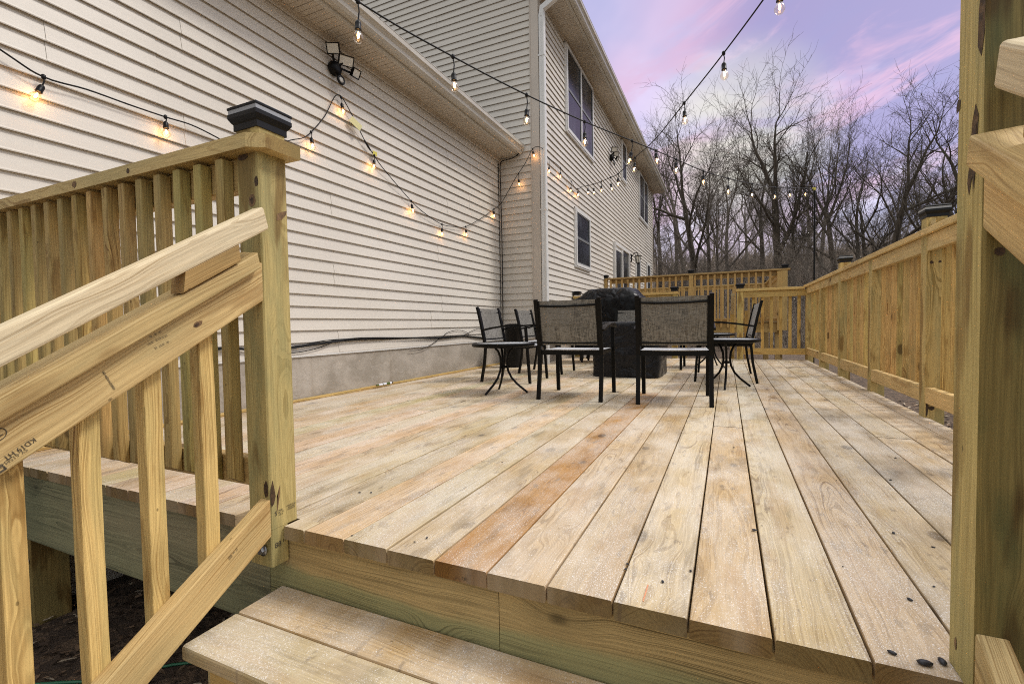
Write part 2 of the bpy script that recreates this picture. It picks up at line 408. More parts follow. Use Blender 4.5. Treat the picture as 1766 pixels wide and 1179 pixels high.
def vinyl(name, k):
    m, n, p, o = newmat(name)
    t = n.node('ShaderNodeTexCoord').outputs['Object']
    c = n.mix(n.mrange(n.noise(t, 60, 3), .3, .7), (.0030 * k, .0030 * k, .0035 * k), (.008 * k, .008 * k, .009 * k))
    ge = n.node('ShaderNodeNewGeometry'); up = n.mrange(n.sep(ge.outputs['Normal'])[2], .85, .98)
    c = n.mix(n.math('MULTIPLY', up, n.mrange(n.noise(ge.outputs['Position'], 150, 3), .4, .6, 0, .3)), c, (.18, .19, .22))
    n.inp(p, 'Base Color', c); p.inputs['Roughness'].default_value = .30; p.inputs['Specular IOR Level'].default_value = .16
    bp = n.node('ShaderNodeBump'); bp.inputs['Strength'].default_value = .8; bp.inputs['Distance'].default_value = .022
    h = n.math('ABSOLUTE', n.math('SUBTRACT', n.noise(t, 4.0, 2, .5, .8), .5))
    n.inp(bp, 'Height', n.math('MULTIPLY', n.math('MINIMUM', h, .12), 5)); n.l.new(bp.outputs[0], p.inputs['Normal'])
    return m
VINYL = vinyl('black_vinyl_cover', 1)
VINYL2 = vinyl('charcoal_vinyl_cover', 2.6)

def frosted():
    m, n, p, o = newmat('frosted_glass_top')
    g = n.node('ShaderNodeNewGeometry').outputs['Position']
    c = n.mix(n.mrange(n.noise(g, 200, 3, .7), .35, .6), (.25, .27, .29), (.66, .69, .73))
    n.inp(p, 'Base Color', c); p.inputs['Roughness'].default_value = .25
    return m
GLASSTOP = frosted()

def window_glass():
    m, n, p, o = newmat('window_glass')
    g = n.node('ShaderNodeNewGeometry').outputs['Position']
    a = n.noise(n.vmath('MULTIPLY', g, (1, 1.4, .9)), 1.6, 3, .5, .5)
    c = n.mix(n.mrange(a, .42, .62), (.010, .011, .013), (.045, .050, .058))
    n.inp(p, 'Base Color', c); p.inputs['Roughness'].default_value = .16; p.inputs['Specular IOR Level'].default_value = .22
    bp = n.node('ShaderNodeBump'); bp.inputs['Strength'].default_value = .15; bp.inputs['Distance'].default_value = .02
    n.inp(bp, 'Height', n.noise(g, 3, 2)); n.l.new(bp.outputs[0], p.inputs['Normal'])
    return m
PANE = window_glass()
SASH = simple('grey_sash', (.16, .165, .17), .4)

def bulbglass():
    m, n, p, o = newmat('bulb_glass')
    tr = n.node('ShaderNodeBsdfTransparent'); gl = n.node('ShaderNodeBsdfGlossy'); gl.inputs['Roughness'].default_value = .05
    tr.inputs[0].default_value = (1, .93, .84, 1)
    lw = n.node('ShaderNodeLayerWeight'); lw.inputs[0].default_value = .35
    mx = n.node('ShaderNodeMixShader'); n.inp(mx, 0, n.math('MULTIPLY', lw.outputs['Facing'], .45))
    n.l.new(tr.outputs[0], mx.inputs[1]); n.l.new(gl.outputs[0], mx.inputs[2]); n.l.new(mx.outputs[0], o.inputs[0]); return m
BULB = bulbglass()
def emit(name, c, s):
    m = bpy.data.materials.new(name); m.use_nodes = True; n = NT(m.node_tree)
    e = n.node('ShaderNodeEmission'); e.inputs[0].default_value = (*c, 1); e.inputs[1].default_value = s
    o = n.node('ShaderNodeOutputMaterial'); n.l.new(e.outputs[0], o.inputs[0]); return m
FILAMENT = emit('filament_glow', (1, .58, .24), 22)

def ground_mat():
    m, n, p, o = newmat('leaf_litter_ground')
    g = n.node('ShaderNodeNewGeometry').outputs['Position']
    v = n.voro(n.vmath('ADD', g, n.vmath('SCALE', n.noise(g, 8, 2, out=1), .1)), 22, out=1)
    a = n.sep(v)[0]; b = n.noise(g, 30, 5, .7); cbig = n.noise(g, .8, 4, .6)
    c = n.mix(a, (.055, .036, .023), (.22, .145, .09))
    c = n.mix(n.mrange(b, .4, .65), c, (.07, .048, .035))
    c = n.mix(n.math('MULTIPLY', n.mrange(n.noise(g, 55, 3, .6), .62, .70), .7), c, (.26, .19, .13))
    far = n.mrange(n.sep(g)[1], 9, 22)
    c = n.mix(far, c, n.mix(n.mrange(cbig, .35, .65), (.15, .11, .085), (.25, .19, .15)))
    n.inp(p, 'Base Color', c); p.inputs['Roughness'].default_value = .95
    bp = n.node('ShaderNodeBump'); bp.inputs['Strength'].default_value = .9; bp.inputs['Distance'].default_value = .03
    n.inp(bp, 'Height', n.math('ADD', a, b)); n.l.new(bp.outputs[0], p.inputs['Normal'])
    return m
GROUND = ground_mat()
def bark_mat(name, a, b):
    m, n, p, o = newmat(name)
    g = n.node('ShaderNodeTexCoord').outputs['Object']
    f = n.noise(n.vmath('MULTIPLY', g, (14, 14, 2.5)), 1, 4, .65)
    c = n.mix(n.mrange(f, .35, .65), a, b)
    mo = n.noise(g, 2.0, 3); c = n.mix(n.math('MULTIPLY', n.mrange(mo, .55, .7), .5), c, (.12, .115, .09))
    n.inp(p, 'Base Color', c); p.inputs['Roughness'].default_value = .95
    return m
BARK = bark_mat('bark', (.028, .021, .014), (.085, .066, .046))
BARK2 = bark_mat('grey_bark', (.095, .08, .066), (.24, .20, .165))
BRUSH = bark_mat('brush_twigs', (.17, .14, .11), (.36, .295, .235))
LEAFM = simple('dry_leaf', (.30, .17, .08), .8, nscale=60, namp=.4)

# ------------------------------------------------------------------ boards
rng = random.Random(7)
def board(name, parent, a, b, wid, thk, up=(0, 0, 1), mat=None, col=(1, 1, 1), cha=.0035, cut0=0, cut1=0, nx=1, warp=0, mesh_only=False, split=None):
    """Board running from a to b (centre line); wid across, thk along 'up'. cut: end offset per metre along 'up'
       (k*z, mitres the end). A mesh of its own, local X = grain."""
    a = Vector(a); b = Vector(b); X = (b - a); L = X.length; X.normalize()
    Z = Vector(up); Z = (Z - X * Z.dot(X)).normalized(); Y = Z.cross(X)
    M = Matrix(((X.x, Y.x, Z.x, 0), (X.y, Y.y, Z.y, 0), (X.z, Y.z, Z.z, 0), (0, 0, 0, 1)))
    M.translation = (a + b) / 2
    hw, ht = wid / 2, thk / 2; c = min(cha, hw * .6, ht * .6); k = c * .3
    prof = [(-hw + c, -ht), (hw - c, -ht), (hw - k, -ht + k), (hw, -ht + c), (hw, ht - c), (hw - k, ht - k), (hw - c, ht), (-hw + c, ht), (-hw + k, ht - k), (-hw, ht - c), (-hw, -ht + c), (-hw + k, -ht + k)]
    n = len(prof); vs = []; fs = []
    def cutf(cut, yv, zv):
        if not cut: return 0
        return cut(yv, zv) if callable(cut) else cut * zv
    for i in range(nx + 1):
        t = i / nx
        for (yv, zv) in prof:
            xx = -L / 2 + L * t
            if i == 0: xx += cutf(cut0, yv, zv)
            if i == nx: xx += cutf(cut1, yv, zv)
            dy = warp * sin(t * pi) if warp else 0
            vs.append((xx, yv + dy, zv))
    for i in range(nx):
        for j in range(n): fs.append((i * n + j, i * n + (j + 1) % n, (i + 1) * n + (j + 1) % n, (i + 1) * n + j))
    fs.append(tuple(range(n - 1, -1, -1))); fs.append(tuple(nx * n + j for j in range(n)))
    me = bpy.data.meshes.new(name); me.from_pydata(vs, [], fs); me.materials.append(mat or W_RAIL); me.update()
    o = bpy.data.objects.new(name, me); link(o, parent, M)
    v = 1 + rng.uniform(-.09, .09); h = rng.uniform(-.03, .03)
    o.color = (col[0] * v * (1 + h), col[1] * v, col[2] * v * (1 - h), 1)
    return o

PCAP = None
def post_cap(parent, x, y, z, s=1.0):
    """black solar post cap light with a clear band; part of its post"""
    mb = MB(); q = sqrt(2)
    def sq(l): return [(h * q, zz) for h, zz in l]
    mb.lathe(sq([(.0475, -.003), (.0475, .014), (.051, .018), (.0565, .027), (.0575, .029), (.0575, .040)]), (x, y, z), 4, False, rot=pi / 4)
    mb.lathe(sq([(.0575, .052), (.058, .0535), (.058, .058), (.053, .062)]), (x, y, z), 4, False, rot=pi / 4)
    o = mb.build('post_cap', BLACKP, parent, Matrix.Translation((x, y, z)))
    return o
def cap_band(parent, x, y, z):
    mb = MB(); q = sqrt(2)
    mb.lathe([(.056 * q, .0402), (.056 * q, .0518)], (x, y, z), 4, False, rot=pi / 4)
    return mb.build('clear_band', LIGHTP, parent, Matrix.Translation((x, y, z)))
def small_cap(parent, x, y, z):
    """rounded black post cap"""
    mb = MB(); q = sqrt(2)
    mb.lathe([(.050 * q, -.02), (.050 * q, .008), (.062 * q, .016), (.064 * q, .03), (.058 * q, .042), (.03 * q, .048)], (x, y, z), 4, False, rot=pi / 4)
    return mb.build('post_cap', BLACKP, parent, Matrix.Translation((x, y, z)))

# ================================================================== GROUND
def gz(x, y):
    z = -.80 + .035 * noise.noise(Vector((x * .9, y * .9, 0))) + .02 * noise.noise(Vector((x * 3, y * 3, 1)))
    if y > 9:
        t = min(1, (y - 9) / 46); z += 7.2 * (t * t * (3 - 2 * t)) * .8 + t * 1.6
        z += (.5 * noise.noise(Vector((x * .12, y * .12, 3)))) * min(1, (y - 9) / 8)
    if x > 8: z += min(1, (x - 8) / 30) * 2.0
    if x < -2.2 and y < 3: z += .02
    return z
def ground():
    mb = MB()
    def axis(a, b, fine0, fine1, d1, d2):
        v = []; q = a
        while q < b:
            v.append(q); q += d1 if fine0 <= q < fine1 else d2
        v.append(b); return v
    xs = axis(-120, 120, -5, 4, .25, 3.2); ys = axis(-100, 160, -2, 9, .25, 2.6)
    for yv in ys:
        for xv in xs: mb.v.append((xv, yv, gz(xv, yv)))
    nx = len(xs)
    for j in range(len(ys) - 1):
        for i in range(nx - 1):
            mb.f.append((j * nx + i, j * nx + i + 1, (j + 1) * nx + i + 1, (j + 1) * nx + i)); mb.sm.append(True); mb.mi.append(0)
    o = mb.build('ground', GROUND); tag(o, kind='structure'); return o
ground()

# ================================================================== HOUSE
XW, XM, YR, YE = -3.033, -2.415, 6.30, 17.45      # near wing wall, main wall, return wall, far end
Z0, EXPO = .355, .0955
EAVE1, EAVE2 = 2.985, 5.19
house = thing('house', 'beige vinyl sided two storey house with a lower wing along the deck', 'house', (XW, YR, -.75))

def siding(name, org, U, N, L, z0, z1, seams=(), seed=1, clip=None):
    """lap siding: real overlapping courses, panels two courses high with thin butt seams"""
    mb = MB(); org = Vector(org); U = Vector(U); N = Vector(N); rg = random.Random(seed)
    nc = int(math.ceil((z1 - z0) / EXPO))
    for i in range(nc):
        a = z0 + i * EXPO; b = min(a + EXPO, z1)
        u0, u1 = (0, L) if clip is None else clip(a)
        if u1 <= u0: continue
        if i % 2 == 0:
            ss = [s for (s, zz) in seams if abs(zz - a) < EXPO * 1.01]
            if not ss:
                q = rg.uniform(.4, 3.4)
                while q < L - .3: ss.append(q); q += 3.66
            ss = sorted(ss)
        cuts = [u0] + [s for s in ss if u0 + .1 < s < u1 - .1] + [u1]
        for k in range(len(cuts) - 1):
            o_ = .0026 * (k % 2); g = .0010
            p0, p1 = cuts[k] + (g if k else 0), cuts[k + 1]
            def P(u, o, z): return org + U * u + N * o + Vector((0, 0, z))
            fr = (b - a) / EXPO
            prof = [(.000, a + .013), (.0155, a + .013), (.0175, a + .002), (.0200, a), (.0210, a + .005), (.0192, a + .012), (.0015 + .0177 * (1 - fr), b + .017 * fr), (.000, b + .017 * fr)]
            vs = [P(p0, q[0] + (o_ if q[0] > 0 else 0), q[1]) for q in prof] + [P(p1, q[0] + (o_ if q[0] > 0 else 0), q[1]) for q in prof]
            n = len(prof)
            mb.add(vs, [(j, j + 1, n + j + 1, n + j) for j in range(n - 1)] + [tuple(range(n)), tuple(range(2 * n - 1, n - 1, -1))])
    return mb.build(name, SIDING, house, recalc=True)

# --- near wing
seamsA = [(s + 4, zz) for s, zz in [(1.196, 1.883), (1.836, 2.265), (1.836, 1.787), (3.0, 1.501), (3.01, .928), (3.04, .355), (4.82, 1.883), (4.60, 1.31), (4.66, .737), (5.575, 1.119), (3.1, 2.647), (5.9, 2.265)]]
siding('siding', (XW, -4, 0), (0, 1, 0), (1, 0, 0), YR + 4 - .02, Z0, EAVE1 - .01, seamsA, 3)
mb = MB(); mb.box((-9, -4, EAVE1 - .2), (XW - .002, YR, EAVE1)); mb.box((XW - .22, -4, -.9), (XW, YR + .0, EAVE1 - .02)); mb.box((-9, -4, -.9), (XW - .23, -3.8, EAVE1 - .21))
mb.build('wall', TRIM, house)
mb = MB(); mb.box((XW - .2, -4.01, -1.6), (XW + .009, YR + .0, Z0 + .012)); mb.build('foundation', CONC, house)
mb = MB(); mb.box((XW + .010, -4, Z0 - .014), (XW + .022, YR - .02, Z0 + .0005)); mb.build('starter_strip', WHITE, house)
# --- main block
siding('siding', (XM, YR + .09, 0), (0, 1, 0), (1, 0, 0), YE - YR - .12, Z0, EAVE2 - .01, (), 5)
siding('siding', (-9, YR, 0), (1, 0, 0), (0, -1, 0), 9 + XM - .085, Z0, 6.6, (), 9,
       clip=lambda z: (max(0, (z - 5.3) * 2.0) if z > 5.3 else 0, (9 + XM - .085) if z < 5.3 else (9 + XM - .085) - (z - 5.3) * 2.0))
mb = MB()
mb.box((-9, YR + .001, -.9), (XM - .001, YE, EAVE2)); mb.prism([(-9, EAVE2 + .003), (XM, EAVE2 + .003), (-5.7, 7.0)], 1, YR + .002, YR + .2); mb.build('wall', TRIM, house)
mb = MB(); mb.box((XM + .0, YR - .002, -1.6), (XM + .012, YE + .01, Z0 + .01)); mb.box((XW + .0, YR - .012, -1.6), (XM + .012, YR - .003, Z0 + .01)); mb.build('foundation', CONC, house)
# corner trims
mb = MB(); mb.box((XM - .11, YR - .026, .33), (XM + .022, YR - .003, EAVE2)); mb.box((XM + .0, YR - .0028, .33), (XM + .022, YR + .085, EAVE2)); mb.box((XM - .106, YR - .034, .33), (XM - .095, YR - .024, EAVE2)); mb.build('corner_trim', TRIM, house)
mb = MB(); mb.box((XM + .0, YE - .09, .33), (XM + .022, YE + .02, EAVE2)); mb.build('corner_trim', TRIM, house)
mb = MB(); mb.box((XW + .0, YR - .028, .33), (XW + .030, YR - .003, EAVE1)); mb.box((XW + .012, YR - .045, .33), (XW + .026, YR - .028, EAVE1)); mb.build('inner_corner_trim', TRIM, house)
# downspout with straps
mb = MB()
dx0, dx1 = XM + .030, XM + .112
dy0, dy1 = YR - .03, YR + .035
mb.prism([(dx0, dy0 + .008), (dx0 + .008, dy0), (dx0 + .028, dy0), (dx0 + .034, dy0 + .005), (dx0 + .048, dy0 + .005), (dx0 + .054, dy0), (dx1 - .008, dy0), (dx1, dy0 + .008), (dx1, dy1), (dx0, dy1)], 2, -.4, 4.86)
for zz in (2.17, 4.3): mb.box((dx0 - .012, dy0 - .004, zz), (dx1 + .004, dy1, zz + .02))
mb.tube([((dx0 + dx1) / 2, (dy0 + dy1) / 2, 4.84), ((dx0 + dx1) / 2 + .01, (dy0 + dy1) / 2, 4.95), (XM + .40, YR + .02, 5.12), (XM + .44, YR + .02, 5.20)], 0, 4, True, False, (.033, .038))
mb.build('downspout', WHITE, house)

def eave(name_pre, xw, xs, ze, y0, y1, gut, seed):
    """soffit of ribbed vented panels, fascia, K-style gutter along Y"""
    mb = MB(); y = y0
    while y < y1 - .001:
        e = min(y + .1016, y1)
        for (a, b) in ((y + .0015, y + .047), (y + .0525, e - .0015)):
            if b > a: mb.box((xw + .012, a, ze), (xs, min(b, e), ze + .006))
        y = e
    mb.box((xw + .012, y0, ze + .006), (xs, y1, ze + .02))
    mb.build('soffit', SOFFIT, house)
    mb = MB(); mb.box((xw + .001, y0, ze - .032), (xw + .020, y1, ze + .004)); mb.box((xw + .020, y0, ze - .010), (xw + .034, y1, ze - .001))
    mb.build('frieze_trim', SOFFIT, house)
    mb = MB(); mb.box((xs + .0005, y0, ze - .012), (xs + .014, y1, ze + .15)); mb.box((xs - .02, y0, ze - .012), (xs, y1, ze - .001)); mb.build('fascia', GUTTER, house)
    g0 = xs + .015
    prof = [(g0, ze + .01), (g0 + .055, ze + .008), (g0 + .075, ze + .028), (g0 + .082, ze + .055), (g0 + .098, ze + .075), (g0 + .114, ze + .085), (g0 + .118, ze + .118), (g0 + .112, ze + .128), (g0 + .104, ze + .128), (g0 + .104, ze + .120), (g0 + .02, ze + .1), (g0, ze + .128)]
    mb = MB(); mb.prism(prof, 1, y0, y1 - .002); mb.build('gutter', GUTTER, house, recalc=True)
    mb = MB(); mb.box((g0 + .113, y0, ze + .1285), (g0 + .120, y1 - .002, ze + .131)); mb.build('gutter_lip', WHITE, house)
eave('near', XW, -2.745, EAVE1, -4, YR - .036, True, 1)
eave('main', XM, -2.075, EAVE2, YR - .02, YE + .28, True, 2)
# roofs
mb = MB(); mb.prism([(-2.74, EAVE1 + .07), (-2.66, EAVE1 + .08), (-2.66, EAVE1 + .10), (-9.0, EAVE1 + 2.15), (-9.0, EAVE1 + 2.1)], 1, -4.2, YR - .04); mb.build('roof', SHINGLE, house)
mb = MB(); mb.prism([(-2.06, EAVE2 + .10), (-1.98, EAVE2 + .10), (-1.98, EAVE2 + .125), (-5.7, EAVE2 + 2.0), (-9.5, EAVE2 + .17), (-9.5, EAVE2 + .14), (-5.7, EAVE2 + 1.9)], 1, YR - .25, YE + .3); mb.build('roof', SHINGLE, house)
mb = MB(); mb.box((-2.06, YE + .001, EAVE2 + .021), (XM - 2, YE + .28, EAVE2 + .12)); mb.build('gable_return', GUTTER, house)

def hbox(mb, y0, y1, z0, z1, x0, x1): mb.box((XM + (x0 if x0 < .0045 else x0 + .016), y0, z0), (XM + x1 + .016, y1, z1))
def window(name, y0, y1, z0, z1, units=1, hung=True, label=None):
    """frame proud of the siding; sashes, panes and screens inside it"""
    mb = MB(); t = .05
    hbox(mb, y0, y1, z1 - t, z1, .004, .040); hbox(mb, y0, y1, z0, z0 + t, .004, .046)
    hbox(mb, y0, y0 + t, z0 + t, z1 - t, .004, .040); hbox(mb, y1 - t, y1, z0 + t, z1 - t, .004, .040)
    hbox(mb, y0 - .022, y0 - .001, z0 - .02, z1 + .02, .004, .024); hbox(mb, y1 + .001, y1 + .022, z0 - .02, z1 + .02, .004, .024)
    hbox(mb, y0 - .022, y1 + .022, z1 + .001, z1 + .022, .004, .026); hbox(mb, y0 - .03, y1 + .03, z0 - .024, z0 - .001, .004, .034)
    w_ = (y1 - y0 - 2 * t) / units
    for k in range(1, units): hbox(mb, y0 + t + w_ * k - .028, y0 + t + w_ * k + .028, z0 + t, z1 - t, .004, .041)
    wf = mb.build(name, WHITE, house)
    for k in range(units):
        a = y0 + t + w_ * k + (.029 if k else 0); b = y0 + t + w_ * (k + 1) - (.029 if k < units - 1 else 0)
        zm = (z0 + z1) / 2
        mb = MB(); hbox(mb, a, b, zm if hung else z0 + t, z1 - t, .008, .020)
        if hung: hbox(mb, a, b, z0 + t, zm, .008, .027)
        mb.build('pane', PANE, wf)
        if hung:
            mb = MB(); s = .024
            hbox(mb, a, b, zm - .02, zm + .022, .027, .036)
            hbox(mb, a, a + s, z0 + t, zm - .02, .027, .034); hbox(mb, b - s, b, z0 + t, zm - .02, .027, .034)
            hbox(mb, a, b, z0 + t, z0 + t + s, .0272, .0342); hbox(mb, a, a + s * .8, zm + .022, z1 - t, .020, .031); hbox(mb, b - s * .8, b, zm + .022, z1 - t, .020, .031)
            hbox(mb, a + s * .8, b - s * .8, z1 - t - .02, z1 - t, .020, .030)
            mb.build('sash', SASH, wf)
    return wf
window('window', 7.50, 9.17, 3.73, 5.13, 2)
window('window', 11.98, 12.52, 4.16, 5.13, 1)
window('window', 14.55, 16.17, 3.73, 5.10, 2)
window('window', 7.93, 8.86, 1.575, 2.565, 1)
window('window', 13.90, 14.61, 1.05, 2.50, 1)
window('window', 15.97, 16.62, 1.30, 2.52, 1)
# sliding glass door
mb = MB(); y0, y1, z0, z1 = 10.97, 12.78, .56, 2.46
hbox(mb, y0, y1, z1 - .07, z1, .004, .06); hbox(mb, y0, y0 + .07, z0, z1 - .07, .004, .06); hbox(mb, y1 - .07, y1, z0, z1 - .07, .004, .06)
hbox(mb, y0, y1, z0 - .02, z0 + .05, .004, .07); hbox(mb, 11.82, 11.91, z0 + .05, z1 - .07, .004, .052); hbox(mb, y0 + .07, 11.82, z1 - .16, z1 - .07, .004, .03)
dr = mb.build('sliding_door', WHITE, house)
mb = MB(); hbox(mb, y0 + .07, 11.82, z0 + .05, z1 - .16, .005, .02); mb.build('pane', PANE, dr)
mb = MB(); hbox(mb, 11.91, y1 - .07, z0 + .05, z1 - .07, .005, .028); mb.build('pane', PANE, dr)
mb = MB(); hbox(mb, 11.93, 11.96, 1.5, 1.75, .028, .06); mb.build('handle', BLACKP, dr)

# ================================================================== DECK
YF, BP, X0 = .932, .1435, -1.0698
deck = thing('deck', 'large pale pressure treated deck floor dusted with sleet', 'deck', (-1, 4, 0))
DECK_END = 7.80
tints = {-1: (.98, .95, .88), 0: (1.04, .93, .86), 1: (.93, .93, .88), 2: (1.02, 1.0, .98), 3: (.74, .48, .23), 4: (.98, .90, .88), 5: (.93, .84, .72),
         6: (1.02, 1.04, 1.06), 7: (.92, .84, .74), 8: (.97, .93, .84), 9: (1.0, .91, .86), 10: (1.0, .95, .88), 11: (.70, .70, .76), 12: (1.0, .92, .84), 13: (.95, .86, .78), 14: (.98, .92, .86)}
breaks = {3: [(3.9, (.93, .90, .86))], 7: [(2.75, (1.0, .95, .88))], 8: [(3.0, (.95, .97, .97))], 11: [(3.55, (.70, .70, .76)), ], 12: [(2.75, (.98, .94, .86))], 5: [(4.2, (1, .97, .95))],
          0: [(4.6, (.98, .95, .9))], 2: [(5.1, (.97, .9, .85))], -2: [(3.3, (1, .96, .93))], -4: [(4.8, (1, .9, .8))], 9: [(4.6, (1, .96, .92))], 13: [(5.2, (1, .93, .88))], -6: [(2.6, (.95, .95, .93))], -8: [(5.0, (1, .97, .9))], -10: [(3.1, (.96, .93, .9))]}
for j in range(-14, 15):
    xa = X0 + j * BP; xb = xa + .1400
    if xb > 1.04: xb = 1.04
    if xa < XW + .014: xa = XW + .014
    if xb - xa < .03: continue
    t = tints.get(j, (1.0 + rng.uniform(-.06, .06), .95 + rng.uniform(-.05, .05), .90 + rng.uniform(-.06, .05)))
    if j == -14: t = (.92, .80, .58)
    ys = [YF - rng.uniform(0, .004)] + [b[0] for b in breaks.get(j, [])] + [DECK_END]
    cs = [t] + [b[1] for b in breaks.get(j, [])]
    if j == 11: cs = [(.98, .93, .86), (.66, .67, .74)][::-1] if False else [(.70, .71, .77), (.98, .93, .87)]
    for k in range(len(ys) - 1):
        a, b = ys[k], ys[k + 1] - (.002 if k < len(ys) - 2 else 0)
        cx = (xa + xb) / 2; wd = xb - xa - rng.choice((0, .0008, .0016)); dz = rng.uniform(-.0012, .0008)
        if j in (-1,):
            # notched round the post: starts beside it
            board('deck_board', deck, (-1.1510 + (xb + 1.1510) / 2, a, -.019), (-1.1510 + (xb + 1.1510) / 2, .986, -.019), xb + 1.1510, .038, mat=W_DECK, col=cs[k])
            a = .9865
        if j == -2 and k == 0: a = .9865
        board('deck_board', deck, (cx, a, -.019 + dz), (cx, b, -.019 + dz), wd, .038, mat=W_DECK, col=cs[k], cha=.0032)
board('edge_board', deck, (XW + .035, YF + .1, .009), (XW + .035, YR - .06, .009), .042, .018, mat=W_RAIL, col=(.9, .82, .62))
# rim joists
def rim(x0, x1, m, c=(1, 1, 1)): board('rim_joist', deck, (x0, .971, -.187), (x1, .971, -.187), .038, .297, mat=m, col=c, up=(0, 0, 1), cha=.004)
rim(XW + .02, -1.243, W_GREEN); rim(-1.2415, -.4795, W_RIM); rim(-.4780, 1.05, W_RIM, (.98, .97, .95))
board('rim_joist', deck, (1.046, .992, -.187), (1.046, DECK_END - .01, -.187), .038, .297, mat=W_GREEN)
board('rim_joist', deck, (XW + .1, DECK_END - .02, -.187), (1.02, DECK_END - .02, -.187), .038, .297, mat=W_RIM)
for k in range(17):
    yy = 1.35 + k * .4
    if yy < 7.7: board('joist', deck, (XW + .03, yy, -.15), (1.02, yy, -.15), .038, .22, mat=W_RIM)
for (xx, yy) in ((-2.93, 1.06), (-1.1, 1.3), (.9, 1.3), (-1.1, 4.5), (.9, 4.5), (.9, 7.5), (-1.1, 7.5)):
    sp = board('support_post', deck, (xx, yy, -1.2), (xx, yy, -.34), .138, .138, up=(0, 1, 0), mat=W_POST, col=(.8, .7, .55) if xx < -2 else (1, 1, 1))
mb = MB(); mb.lathe([(.0, 0), (.012, 0), (.012, .006), (.0, .006)], n=6, M=Matrix.Translation((-2.88, .991, -.47)) @ Matrix.Rotation(pi / 2, 4, 'X')); mb.build('bolt', STEEL, deck)

# ------------------------------------------------------------------ railings
def bev(s=1, k=.6, side=1):  # bottom bevel of a baluster (cut on the outer face)
    def f(yv, zv): return (zv * side + .019) * k
    return f
front = thing('deck_railing', 'railing left of the steps, in front of the siding, ending at a black capped post', 'railing', (-2.1, .92, 0))
def big_post(parent, xa, ya=.893, top=1.114, col=(1, 1, 1), dark_front=False):
    """4x4 notched over the deck edge"""
    mb = MB(); s = .089; c = .004
    def oct_(x0, y0, x1, y1): return [(x0 + c, y0), (x1 - c, y0), (x1, y0 + c), (x1, y1 - c), (x1 - c, y1), (x0 + c, y1), (x0, y1 - c), (x0, y0 + c)]
    mb.prism(oct_(xa, ya, xa + s, ya + s), 2, .0015, top)
    mb.prism(oct_(xa + .0006, ya + .0006, xa + s - .0006, .9505), 2, -.105, .001)
    M = Matrix(((0, 0, 1, xa + s / 2), (0, 1, 0, ya + s / 2), (-1, 0, 0, .5), (0, 0, 0, 1)))
    o = mb.build('post', [W_POST, W_POSTD], parent, M); o.color = (*col, 1)
    if dark_front:                                     # front face of this post gets the darker, mottled brown wood
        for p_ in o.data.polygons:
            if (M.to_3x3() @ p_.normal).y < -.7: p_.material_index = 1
    return o
pL = big_post(front, -1.244, col=(.97, .97, .92))
cp = post_cap(pL, -1.1995, .9375, 1.114); cap_band(pL, -1.1995, .9375, 1.114)
mb = MB()
for zz, xx in ((-.058, -1.188), (-.026, -1.215)):
    mb.lathe([(.0, 0), (.017, 0), (.017, .003), (.0, .003)], n=14, M=Matrix.Translation((xx, .8905, zz)) @ Matrix.Rotation(pi / 2, 4, 'X'))
    mb.lathe([(.0, 0), (.0105, 0), (.0105, .009), (.0, .009)], n=6, smooth=False, M=Matrix.Translation((xx, .888, zz)) @ Matrix.Rotation(pi / 2, 4, 'X'))
mb.build('bolt', STEEL, pL)
# knots and a dark wane on the post
def patch(parent, pts, c, N, U, mat, lift=.0006):
    """small irregular dark mark lying on a face: pts in the face plane"""
    N = Vector(N).normalized(); U = Vector(U).normalized(); V = N.cross(U); c = Vector(c)
    mb = MB(); vs = [c + U * p[0] + V * p[1] + N * lift for p in pts]; cen = c + N * lift
    mb.add([cen] + vs, [(0, i + 1, (i + 1) % len(vs) + 1) for i in range(len(vs))]); return mb.build('knot', mat, parent)
KNOT = simple('knot_brown', (.060, .032, .014), .7, nscale=90, namp=.5)
KNOT2 = simple('pale_knot', (.17, .095, .04), .7, nscale=90, namp=.4)
def oval(a, b, n=12, j=.12, seed=0):
    rg = random.Random(seed); return [(a * cos(2 * pi * i / n) * (1 + rg.uniform(-j, j)), b * sin(2 * pi * i / n) * (1 + rg.uniform(-j, j))) for i in range(n)]
patch(pL, oval(.0085, .024, seed=1), (-1.170, .893, .115), (0, -1, 0), (1, 0, 0), KNOT)
patch(pL, oval(.013, .018, seed=2), (-1.185, .893, .915), (0, -1, 0), (1, 0, 0), KNOT2)
patch(pL, oval(.006, .010, seed=3), (-1.185, .893, .915), (0, -1, 0), (1, 0, 0), KNOT, .001)
patch(pL, oval(.008, .014, seed=4), (-1.166, .893, .965), (0, -1, 0), (1, 0, 0), KNOT)
patch(pL, [(-.02, .0), (-.012, .012), (.005, .010), (.018, .014), (.022, -.002), (.004, -.008), (-.012, -.006)], (-1.218, .893, 1.036), (0, -1, 0), (1, 0, 0), KNOT)

